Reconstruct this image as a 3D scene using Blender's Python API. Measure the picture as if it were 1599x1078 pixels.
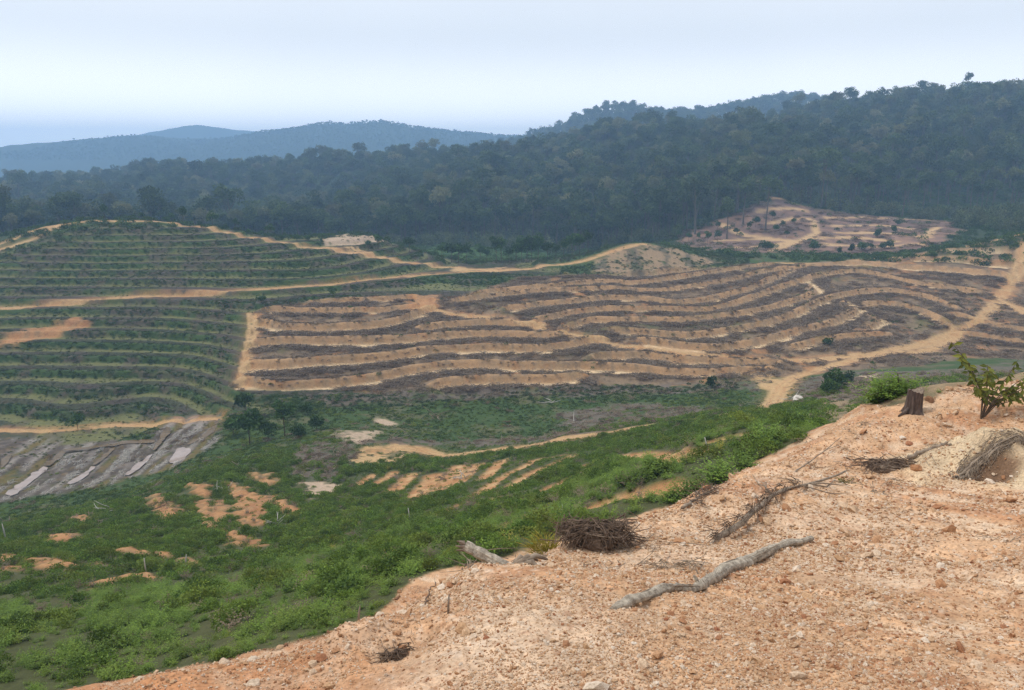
import bpy, bmesh, math, random
import numpy as np
from mathutils import Vector, Matrix

for o in list(bpy.data.objects):
    bpy.data.objects.remove(o, do_unlink=True)
scene = bpy.context.scene
COL = scene.collection
rng = np.random.default_rng(7)
random.seed(7)

# ---------------------------------------------------------------- camera, sky, sun, exposure
CAM_Z = 60.0
cam_data = bpy.data.cameras.new('camera')
cam_data.sensor_width = 36.0
cam_data.lens = 36.0 * 1200.0 / 1599.0
cam_data.clip_start = 0.1
cam_data.clip_end = 20000.0
camera = bpy.data.objects.new('camera', cam_data)
COL.objects.link(camera)
camera.location = (0.0, 0.0, CAM_Z)
camera.rotation_euler = (math.pi / 2 - math.atan((539.0 - 245.0) / 1200.0), 0.0, 0.0)
scene.camera = camera

SUN_EL, SUN_AZ = math.radians(58), math.radians(-75)      # azimuth from +Y towards +X
world = bpy.data.worlds.new('World')
scene.world = world
world.use_nodes = True
wn, wl = world.node_tree.nodes, world.node_tree.links
wn.clear()
w_out = wn.new('ShaderNodeOutputWorld')
w_bg = wn.new('ShaderNodeBackground')
w_sky = wn.new('ShaderNodeTexSky')
w_sky.sky_type = 'NISHITA'
w_sky.sun_disc = False
w_sky.sun_elevation = SUN_EL
w_sky.sun_rotation = SUN_AZ
w_sky.altitude = 100.0
w_sky.air_density = 1.0
w_sky.dust_density = 3.0
w_sky.ozone_density = 1.0
# thin even overcast drawn over the blue: the same pale layer all round
w_co = wn.new('ShaderNodeTexCoord')
w_no = wn.new('ShaderNodeTexNoise')
w_no.inputs['Scale'].default_value = 2.2
w_no.inputs['Detail'].default_value = 4.0
w_mr = wn.new('ShaderNodeMapRange')
w_mr.inputs[3].default_value = 0.72
w_mr.inputs[4].default_value = 1.0
# hazy overcast: the same all round, brighter low down where one looks through more of it
w_sep = wn.new('ShaderNodeSeparateXYZ')
w_el = wn.new('ShaderNodeMapRange')
w_el.interpolation_type = 'SMOOTHSTEP'
w_el.inputs[1].default_value = 0.0
w_el.inputs[2].default_value = 0.15
w_gr = wn.new('ShaderNodeMix')
w_gr.data_type = 'RGBA'
w_gr.inputs[6].default_value = (20.5, 19.8, 19.2, 1.0)
w_gr.inputs[7].default_value = (8.2, 8.5, 8.9, 1.0)
w_mx = wn.new('ShaderNodeMix')
w_mx.data_type = 'RGBA'
wl.new(w_co.outputs['Generated'], w_no.inputs['Vector'])
wl.new(w_co.outputs['Generated'], w_sep.inputs[0])
wl.new(w_sep.outputs['Z'], w_el.inputs[0])
wl.new(w_el.outputs[0], w_gr.inputs[0])
wl.new(w_no.outputs['Fac'], w_mr.inputs[0])
wl.new(w_mr.outputs[0], w_mx.inputs[0])
wl.new(w_sky.outputs[0], w_mx.inputs[6])
wl.new(w_gr.outputs[2], w_mx.inputs[7])
wl.new(w_mx.outputs[2], w_bg.inputs['Color'])
w_bg.inputs['Strength'].default_value = 0.10
wl.new(w_bg.outputs[0], w_out.inputs['Surface'])

sun_data = bpy.data.lights.new('sun', 'SUN')
sun_data.energy = 1.5
sun_data.angle = math.radians(10)
sun_data.color = (1.0, 0.95, 0.87)
sun = bpy.data.objects.new('sun', sun_data)
COL.objects.link(sun)
sun_dir = Vector((math.sin(SUN_AZ) * math.cos(SUN_EL), math.cos(SUN_AZ) * math.cos(SUN_EL), math.sin(SUN_EL)))
sun.rotation_euler = sun_dir.to_track_quat('Z', 'Y').to_euler()
sun.location = (0, 0, 300)

scene.view_settings.view_transform = 'Standard'
scene.view_settings.look = 'None'
scene.view_settings.exposure = 0.40
scene.view_settings.gamma = 1.0
scene.view_settings.use_curve_mapping = False
scene.render.engine = 'CYCLES'
scene.cycles.max_bounces = 6
scene.cycles.diffuse_bounces = 2
scene.cycles.glossy_bounces = 2
scene.cycles.transmission_bounces = 2
scene.cycles.transparent_max_bounces = 6
scene.cycles.volume_bounces = 4
scene.cycles.use_denoising = True
scene.cycles.denoising_prefilter = 'NONE'

# ---------------------------------------------------------------- the surveyed ground, in metres (x east, y ahead, z up)
CTRL=[(-1.20,0.20,58.30),(0.00,0.20,58.30),(1.20,0.20,58.30),(-0.15,4.00,56.88),(1.51,3.90,56.96),(2.93,3.80,57.04),(4.44,4.20,56.81),(-1.41,4.60,56.45),(-2.54,4.80,56.26),(2.27,7.90,55.34),(4.23,7.60,55.52),(5.75,7.80,55.56),(7.58,7.50,55.89),(3.99,11.00,54.63),(6.77,11.50,54.49),(8.66,12.00,54.37),(10.37,16.00,53.73),(13.20,24.00,51.91),(7.77,17.50,53.14),(6.04,15.00,53.62),(1.10,9.20,54.91),(0.00,8.20,55.21),(-1.05,6.20,55.89),(2.42,10.60,54.61),(9.43,21.00,52.55),(4.01,13.50,53.96),(16.81,24.00,51.93),(23.52,27.00,51.67),(19.81,30.00,51.07),(17.69,29.00,51.05),(27.93,36.00,50.51),(-16.46,22.00,42.73),(-14.86,24.00,42.00),(-11.80,25.00,42.36),(-7.66,22.00,44.76),(-6.02,23.00,44.70),(-3.97,27.00,44.09),(-1.12,31.00,43.38),(1.86,34.00,42.84),(5.20,36.00,42.92),(8.60,37.00,44.07),(12.74,40.00,44.52),(18.99,48.00,42.79),(23.02,46.00,41.50),(31.27,50.00,41.50),(44.49,58.00,41.50),(-30.02,40.00,33.38),(-27.25,45.00,31.53),(-24.06,52.00,28.81),(-21.56,62.00,26.22),(-12.77,56.00,29.87),(-6.28,58.00,31.12),(0.02,52.00,34.56),(5.05,56.00,34.82),(-61.39,84.00,15.22),(-59.46,98.00,11.72),(-44.63,95.00,14.12),(-32.59,88.00,17.47),(-23.16,80.00,20.52),(-15.88,80.00,21.30),(-29.76,104.00,14.36),(-15.45,96.00,17.38),(-4.48,84.00,22.66),(3.61,80.00,25.57),(8.85,66.00,31.85),(13.77,62.00,34.97),(20.36,66.00,35.57),(-9.93,112.00,13.35),(2.04,112.00,15.16),(-22.69,106.00,14.51),(-86.33,123.00,3.52),(-78.51,127.00,4.15),(-66.61,131.00,4.91),(-81.24,141.00,4.72),(-98.17,146.00,4.14),(-63.54,144.00,6.25),(-61.16,155.00,6.47),(-109.20,155.00,3.88),(-85.09,156.00,4.10),(-40.93,115.00,12.73),(-45.26,135.00,9.61),(-42.07,150.00,8.20),(-25.21,130.00,11.48),(-12.71,145.00,7.91),(-16.46,124.00,10.80),(-6.59,152.00,8.91),(6.00,112.00,17.15),(13.21,150.00,9.59),(18.37,104.00,22.54),(32.81,150.00,11.65),(33.18,108.00,23.40),(25.62,104.00,23.89),(12.22,106.00,20.34),(44.69,126.00,18.58),(47.93,110.00,26.05),(61.56,118.00,24.65),(82.43,140.00,20.59),(103.55,150.00,19.12),(160.55,170.00,18.20),(41.09,100.00,27.77),(-61.14,166.00,9.52),(-36.04,166.00,9.22),(-11.83,172.00,11.73),(14.55,167.00,11.48),(36.05,166.00,11.77),(56.23,162.00,13.23),(75.18,158.00,16.23),(-63.49,185.00,13.69),(-32.01,187.00,14.02),(0.08,190.00,14.96),(24.02,186.00,14.27),(46.54,180.00,13.67),(71.76,186.00,15.91),(-70.25,207.00,18.16),(-42.11,207.00,18.16),(-24.87,210.00,18.09),(0.09,212.00,17.15),(27.22,213.00,17.31),(52.95,207.00,16.36),(66.40,205.00,16.78),(95.45,221.00,19.14),(108.43,213.00,18.78),(117.34,196.00,15.26),(-7.61,228.00,19.41),(19.76,233.00,19.71),(47.89,236.00,19.19),(79.89,250.00,21.66),(102.96,250.00,21.87),(122.72,243.00,21.29),(135.33,222.00,18.95),(150.17,222.00,18.95),(-30.33,225.00,19.36),(-12.12,242.00,20.43),(-55.80,220.00,18.38),(25.90,256.00,20.96),(43.27,257.00,20.81),(66.72,265.00,22.05),(103.59,275.00,22.93),(124.34,277.00,24.05),(138.75,277.00,25.44),(159.16,277.00,28.21),(177.99,270.00,33.70),(161.82,245.00,25.12),(233.39,270.00,41.66),(29.64,272.00,24.93),(42.73,277.00,29.13),(55.80,279.00,28.67),(67.12,277.00,25.44),(-14.39,266.00,21.01),(0.11,268.00,21.39),(11.41,270.00,22.47),(-33.77,270.00,22.92),(-45.16,271.00,24.60),(-114.87,164.00,4.88),(-99.59,168.00,6.62),(-81.50,170.00,5.98),(-66.14,165.00,7.57),(-129.51,188.00,10.44),(-106.23,190.00,10.76),(-81.61,190.00,11.60),(-145.16,214.00,17.85),(-120.39,219.00,19.13),(-93.71,222.00,20.10),(-72.33,226.00,21.31),(-51.96,238.00,21.69),(-33.76,252.00,21.14),(-159.70,238.00,24.11),(-132.20,243.00,25.40),(-101.99,244.00,26.29),(-76.06,246.00,26.01),(-55.98,248.00,24.69),(-174.17,262.00,30.80),(-165.32,276.00,35.84),(-151.21,280.00,37.78),(-136.71,281.00,37.48),(-122.89,281.00,36.56),(-105.71,278.00,34.53),(-90.03,275.00,31.63),(-74.66,275.00,29.35),(-59.02,273.00,27.30),(-213.49,255.00,23.69),(-149.36,172.00,8.47),(-107.77,120.00,6.07),(-61.10,60.00,24.64),(-25.56,30.00,39.16),(-60.79,300.00,30.78),(-2.59,4.90,56.27),(-2.92,6.37,54.59),(-1.95,5.10,56.26),(-2.21,6.63,54.56),(-1.40,5.70,56.10),(-1.60,7.41,54.28),(-1.06,6.30,55.88),(-1.23,8.19,53.93),(-0.68,7.30,55.59),(-0.79,9.49,53.43),(-0.30,8.30,55.24),(-0.36,10.79,52.86),(0.89,9.70,54.86),(1.06,12.61,52.21),(2.04,11.20,54.47),(2.43,14.56,51.54),(3.59,13.30,53.96),(4.33,17.29,50.63),(5.27,15.50,53.48),(6.39,20.15,49.76),(7.27,18.20,52.92),(8.88,23.66,48.72),(9.66,21.50,52.38),(11.89,27.95,47.64),(-206.54,310.00,27.00),(-157.37,315.00,28.00),(-104.87,315.00,22.00),(-65.86,330.00,18.00),(-17.95,310.00,18.50),(25.96,310.00,20.00),(64.71,310.00,23.00),(114.50,305.00,22.50),(165.34,305.00,23.00),(206.80,310.00,27.00),(-293.20,320.00,25.00),(-50.25,335.00,15.68),(-16.40,330.00,16.90),(-48.57,390.00,13.62),(-16.49,400.00,12.76),(17.67,420.00,10.05),(53.40,400.00,14.76),(86.70,325.00,22.43),(120.93,322.00,20.63),(157.03,325.00,22.43),(186.43,330.00,25.41),(102.50,400.00,27.94),(139.57,425.00,37.32),(165.82,402.00,30.07),(198.04,400.00,29.57),(221.34,400.00,27.94),(238.27,380.00,31.09),(307.40,470.00,39.46),(360.13,440.00,40.77),(-279.82,420.00,14.00),(-214.82,430.00,13.00),(-143.15,430.00,11.00),(-91.48,440.00,10.00),(-399.75,600.00,11.00),(-274.75,600.00,9.00),(-149.75,600.00,11.00),(-43.12,520.00,22.00),(41.88,500.00,27.00),(100.20,480.00,33.00),(-632.94,950.00,15.00),(-499.58,1000.00,18.00),(-307.92,1000.00,26.00),(-157.94,950.00,37.00),(-74.62,900.00,45.00),(34.51,820.00,51.00),(67.00,800.00,61.00),(123.67,800.00,65.00),(0.27,650.00,39.00),(103.59,620.00,49.00),(175.25,600.00,57.00),(250.25,600.00,61.00),(325.25,600.00,69.00),(413.59,620.00,81.00),(205.34,820.00,49.00),(255.35,850.00,66.00),(283.69,850.00,84.00),(333.27,850.00,94.00),(375.77,850.00,98.00),(429.37,880.00,96.00),(465.38,900.00,86.00),(495.38,900.00,87.00),(525.38,900.00,97.00),(570.38,900.00,103.00),(600.38,900.00,103.00),(712.88,900.00,109.00),(733.67,800.00,108.00),(550.25,600.00,81.00),(-524.75,600.00,9.00),(-874.58,1000.00,11.00),(-866.12,1300.00,-15.00),(-541.12,1300.00,-15.00),(-207.81,1250.00,5.00),(0.48,1150.00,25.00),(183.79,1100.00,45.00),(383.81,1150.00,55.00),(625.52,1250.00,70.00),(833.85,1250.00,80.00),(1146.35,1250.00,90.00),(-92.88,1402.00,56.00),(0.58,1402.00,74.00),(82.37,1402.00,100.00),(140.78,1402.00,118.00),(187.52,1402.00,130.00),(245.93,1402.00,120.00),(304.35,1402.00,122.00),(351.08,1402.00,126.00),(453.90,1360.00,140.00),(584.75,1402.00,140.00),(843.52,1445.00,130.00),(1325.19,1445.00,130.00),(-254.36,1530.00,25.00),(-537.66,1615.00,-10.00),(-1075.99,1615.00,-20.00),(-1479.74,1615.00,-20.00),(-1265.88,1900.00,2.00),(-632.54,1900.00,8.00),(0.77,1850.00,30.00),(617.44,1850.00,85.00),(1696.60,1850.00,85.00),(-2111.04,2304.00,90.00),(-1535.04,2304.00,76.00),(-1439.04,2304.00,94.00),(-1343.04,2304.00,98.40),(-1247.04,2304.00,106.40),(-1112.64,2304.00,117.60),(-1016.64,2304.00,106.00),(-959.04,2304.00,96.00),(-824.64,2304.00,104.00),(-709.44,2304.00,127.20),(-632.64,2304.00,133.60),(-536.64,2304.00,154.40),(-469.44,2304.00,146.40),(-383.04,2304.00,157.60),(-287.04,2304.00,136.80),(-210.24,2304.00,127.20),(-152.64,2304.00,122.40),(96.96,2304.00,100.00),(576.96,2304.00,87.20),(2112.96,2304.00,87.20),(-1912.14,2870.00,55.00),(-1433.80,2870.00,73.80),(-477.14,2870.00,86.20),(2632.03,2870.00,73.80),(-2629.64,2870.00,61.30),(-2208.62,3315.00,71.40),(-1877.12,3315.00,109.80),(-1517.99,3315.00,154.40),(-1435.12,3315.00,172.00),(-1352.24,3315.00,188.00),(-1255.56,3315.00,180.00),(-1158.87,3315.00,148.00),(-965.49,3315.00,116.00),(-274.87,3315.00,132.00),(1106.38,3315.00,112.80),(3040.13,3315.00,101.00),(-3037.37,3315.00,89.10),(-7330.00,8000.00,20.00),(-5330.00,8000.00,20.00),(-1330.00,8000.00,20.00),(2670.00,8000.00,20.00),(7336.67,8000.00,20.00)]
TERRACES=[[(-61.2,166.2),(-59.3,165.2),(-56.8,164.1),(-53.9,163.2),(-51,162.8),(-49.2,162.9),(-47.3,163.3),(-45.2,163.8),(-43.2,164.5),(-41.1,165.2),(-39.3,165.9),(-37.6,166.5),(-35.1,167.2),(-33.1,167.7),(-31.2,168.2),(-29.2,168.7),(-27.1,169.4),(-25,170.1),(-22.9,170.9),(-20.7,171.4),(-18.6,171.8),(-16.5,172.2),(-14.3,172.4),(-11.9,172.4),(-9.6,172.2),(-7.1,171.9),(-4.6,171.5),(-2.2,171.1),(0.1,170.8),(2.4,170.6),(4.3,170.3),(6.4,170.1),(8.9,169.9),(10.7,169.8),(12.7,169.7),(14.9,169.7),(17.2,169.6),(19.4,169.6),(21.6,169.5),(23.5,169.3),(26,169),(28.4,168.5),(30.6,168),(32.7,167.4),(34.8,166.9),(36.8,166.4),(38.7,165.9),(40.5,165.4),(42.3,164.9),(44.3,164.5),(46.6,164.2),(49.1,164),(51.6,163.8),(53.8,163.6),(55.3,163.4)],
[(-15.6,163.6),(-14.3,163.7),(-12.5,163.8),(-10.3,163.9),(-8,164),(-5.6,164),(-3.6,163.9),(-1.4,163.6),(1,163.4),(3.2,163.2),(5.3,163),(7.2,163),(10.2,163.2),(12.7,163.6),(14.3,164)],
[(-61.5,173.7),(-59.9,173.2),(-57.6,172.8),(-55,172.6),(-52.3,172.9),(-50.4,173.3),(-48.3,173.9),(-46.1,174.5),(-43.9,175.3),(-41.7,176),(-39.6,176.7),(-37.1,177.3),(-34.7,177.9),(-32.3,178.4),(-29.9,178.9),(-27.7,179.3),(-25.3,179.8),(-23.2,180.4),(-21.1,180.9),(-18.6,181.2),(-16.4,181.3),(-14,181.4),(-11.4,181.3),(-8.8,181.2),(-6.2,181.2),(-3.8,181),(-1.4,180.8),(1.1,180.6),(3.6,180.4),(5.8,180.3),(7.8,180.4),(11,181.1),(13.6,182.2),(15.8,183.3),(19,184.8),(21.1,186)],
[(-63.5,185),(-62.1,184.9),(-60.2,184.9),(-58,185),(-55.4,185.1),(-52.4,185.3),(-50.5,185.4),(-48.3,185.5),(-46,185.7),(-43.6,185.8),(-41.1,186.1),(-38.6,186.3),(-36.2,186.5),(-34,186.7),(-32,187),(-29,187.4),(-26.4,187.9),(-24.1,188.4),(-21.8,189),(-19.4,189.4),(-16.9,189.8),(-14.4,190.3),(-11.9,190.7),(-9.3,191),(-6.5,191.1),(-4.2,191),(-1.5,190.8),(1.2,190.6),(3.8,190.3),(6.3,190.1),(8.3,189.9),(9.8,189.8)],
[(-66.9,197.8),(-64.6,196.1),(-59.6,194.1),(-57.6,193.8),(-55.2,193.6),(-52.6,193.5),(-49.8,193.5),(-47,193.7),(-44.3,193.9),(-41.8,194.3),(-39.8,194.6),(-36.7,195.3),(-34.2,196.1),(-32.2,197.1),(-30.3,198.2),(-28,200.3),(-25.9,202.9),(-24.3,205.2),(-22.2,209.8)],
[(-21.9,195),(-20.4,195.7),(-18.3,196.6),(-15.8,197.8),(-13,198.9),(-10.1,199.7),(-7.5,200),(-4.4,200),(-1.3,199.7),(1.7,199.4),(4.2,199),(6,198.8)],
[(-66.8,207.1),(-64.9,207.2),(-62.4,207.3),(-59.4,207.5),(-56.1,207.6),(-52.8,207.6),(-50.4,207.4),(-47.6,207.1),(-44.8,206.8),(-42,206.7),(-39.4,206.8),(-37.1,207.1),(-35.1,207.4),(-30.7,208.9),(-28.5,210.3)],
[(-55.3,217.7),(-53.5,218.2),(-50.8,218.5),(-47.7,218.7),(-44.4,218.8),(-41.4,219),(-38.1,219.4),(-34.8,220),(-31.9,220.7),(-29.8,221.2)],
[(21.2,175.2),(22.9,175.6),(25.3,176.1),(28,176.6),(30.6,176.8),(32.7,176.6),(34.7,176),(36.8,175.3),(39.2,174.5),(41.2,173.9),(43.3,173.2),(45.6,172.4),(47.8,171.6),(49.8,170.8),(51.5,170.1),(54.3,169),(56.6,168.3),(58.1,167.7)],
[(0.1,250.4),(2.1,250.8),(4.9,251.3),(8.1,252),(11.8,252.8),(15.6,253.7),(19.4,254.6),(22.9,255.4),(25.9,255.9),(29.9,256.1),(33.4,255.9),(36.6,255.9),(39.8,255.9),(43.1,256.2),(46.6,256.4),(50.1,256.7),(53.7,257.3),(57.3,258.4),(61.2,260.1),(65.5,262.4),(70.1,264.4),(74.4,265.9),(78.2,267.3),(81,268.5)],
[(-7.6,227.3),(-5.9,228.2),(-3.6,229.3),(-0.7,230.7),(2.5,232.1),(6,233.6),(8.8,234.8),(12,236.2),(15.5,237.9),(19.2,240),(22.8,242.3),(26.1,244.4),(29.1,245.9),(32.8,246.8),(35.5,246.5),(38.1,246.1),(41.7,246.9),(44.4,247.8),(47.4,248.9),(50.6,250),(54,251.1),(57.4,252.4),(61,253.9),(64.5,255.4),(68.1,257),(72,258.3),(75.9,259.5),(79.7,260.8),(83.3,262.3),(86.5,263.8),(88.9,265.1)],
[(-14.7,218.2),(-12.8,219.4),(-10,221.1),(-6.7,223.1),(-3.2,224.9),(0.1,226.4),(3.2,227.6),(6.3,228.7),(9.4,229.7),(12.6,230.5),(15.7,231.3),(18.9,232.2),(22.1,233.3),(25.4,234.6),(28.7,235.8),(32,236.7),(35.2,236.7),(38.3,236),(41.3,235),(44.4,234.2),(47.6,234.3),(51.1,235.7),(54.9,237.9),(58.7,240.2),(62.4,242.4),(65.8,244.1),(69.7,245.7),(73.3,247.3),(76.6,248.7),(80,250.3),(85,253.2),(89.9,256.5),(93.4,258.9)],
[(0.1,211.9),(1.8,212.8),(4.3,213.8),(7.3,215),(10.3,216.3),(13,217.3),(15.9,218.7),(18.7,220),(21.6,221.4),(24.6,222.4),(27.2,223.1),(29.9,223.5),(32.7,223.8),(35.4,223.8),(37.9,223.6),(40.7,222.8),(43.2,221.4),(45.7,220.3),(48.6,220),(51.2,220.4),(53.9,221.3),(56.9,222.5),(60,224),(63.1,225.8),(66.5,228),(70.1,230.6),(73.8,233.5),(77.4,236.3),(80.6,239.1),(85.5,244),(90.1,249.9),(94.4,255.4),(101.5,262)],
[(8.7,203.3),(11,204.8),(14.3,206.9),(17.8,208.8),(20.4,210),(23.1,211.3),(25.9,212.3),(29,213.1),(31.7,213.3),(34.6,213.2),(37.5,213),(40.5,212.8),(43.5,212.7),(46.4,212.7),(49.4,212.7),(52.4,212.6),(55.3,212.8),(58.1,213.5),(61.6,215.1),(65.1,217.7),(68.6,220.6),(71.9,223.3),(75.9,226.6),(79.6,229.9),(83.2,232.8),(88.6,236.7),(93.7,240.3),(97.7,243.9),(101.9,247.2),(105.7,249.4),(109.9,251.2),(113.5,251.6),(116,250.4),(117.8,248.1),(119.9,245.4),(121.8,243),(123.8,240.2),(125.8,237.5),(128.2,235.2),(130.4,233.8),(133.1,232.5),(135.8,231.4),(138.2,230.5),(139.8,229.9)],
[(16.9,196.8),(18.9,199.2),(22.4,201.7),(24.4,202.2),(26.8,202.4),(29.3,202.5),(32,202.6),(34.7,202.8),(37.4,202.9),(40.2,202.9),(43.1,202.8),(45.9,202.9),(48.6,203.1),(51.5,203.7),(54.3,204.4),(56.9,205.2),(59.7,206.1),(62.7,207.1),(65.9,208.2),(69.1,209.5),(72.1,211),(76,213.2),(79.8,215.9),(83.4,218.7),(89.1,223.3),(93.6,227.8),(94.3,234.9),(93.4,239.5)],
[(26.5,193.1),(28.3,192.7),(30.9,192.2),(33.8,191.6),(36.7,191),(39.3,190.6),(41.8,190.2),(44,189.9),(46.3,189.8),(48.9,190.1),(51.5,190.7),(54.4,191.5),(57.4,192.5),(60.5,193.6),(63.3,194.8),(66.6,196.5),(69.8,198.5),(73,200.8),(76.3,203.5),(81.1,208.1),(86,213.2),(90.3,217.4),(94.8,220.7),(98.9,222.5),(101.8,223.9),(105.1,225.5),(108.5,227),(111.8,227.7),(114.8,227.4),(117.6,226.3),(120,224.7),(121.9,223),(123.3,217.9),(123.7,213.9)],
[(33.6,185.9),(35.1,185.5),(37.2,184.8),(39.6,183.9),(42.1,183),(44.7,182.3),(47,181.7),(49.5,181.4),(51.9,181.3),(54.4,181.4),(56.9,181.7),(59.6,182.3),(62.4,183.2),(65.4,184.5),(68.6,186.2),(71.8,188.2),(74.9,190.2),(78.7,192.8),(82.3,195.4),(85.8,198),(88.8,200.3),(94,204.6),(97.3,208.1),(97.2,214),(97,219.4)],
[(96.8,212.2),(98.9,212.3),(102.1,212.4),(105.4,212.4),(108,212),(110.6,209.9),(112.1,206.8),(113.2,202.8),(113.8,199.5)],
[(104.5,261.8),(107.2,262.5),(111,263.5),(115,264),(118.6,263.6),(121.6,262.3),(124.4,260.5),(127.1,258.5),(129.8,256.7),(132.4,255.1),(134.9,253.5),(137.4,251.9),(140.3,250.2),(142.5,248.8),(145.1,247.3),(147.7,245.7),(150.2,244.1),(152.2,242.8),(153.6,241.8)],
[(138.6,263),(140.2,262),(142.4,260.7),(145,259.2),(147.6,257.6),(149.9,255.9),(152.2,254.1),(154.5,252.1),(156.7,250.1),(158.6,248.4),(159.9,247.2)],
[(151.4,266.8),(153.3,265.1),(155.9,262.6),(158.6,260.3),(161.2,258.1),(163.8,255.9),(165.6,254.4)],
[(122.5,205.5),(124.4,203.6),(127,201),(128.7,199.7),(130.7,198.1),(132.4,196.6),(133.6,195.5)],
[(117.5,190.4),(119.7,189.3),(122.3,187.6),(124.7,185.8),(126.4,184.2)],
[(91.6,191.3),(95.9,195.6),(99.9,200.2),(98.3,204.3)],
[(68.7,177.3),(70.3,177.8),(72.7,178.7),(75.6,179.8),(78.6,181.1),(81.3,182.2),(84.4,183.2),(87.5,184.1),(90.2,184.8),(92.2,185.4)]]
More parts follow.
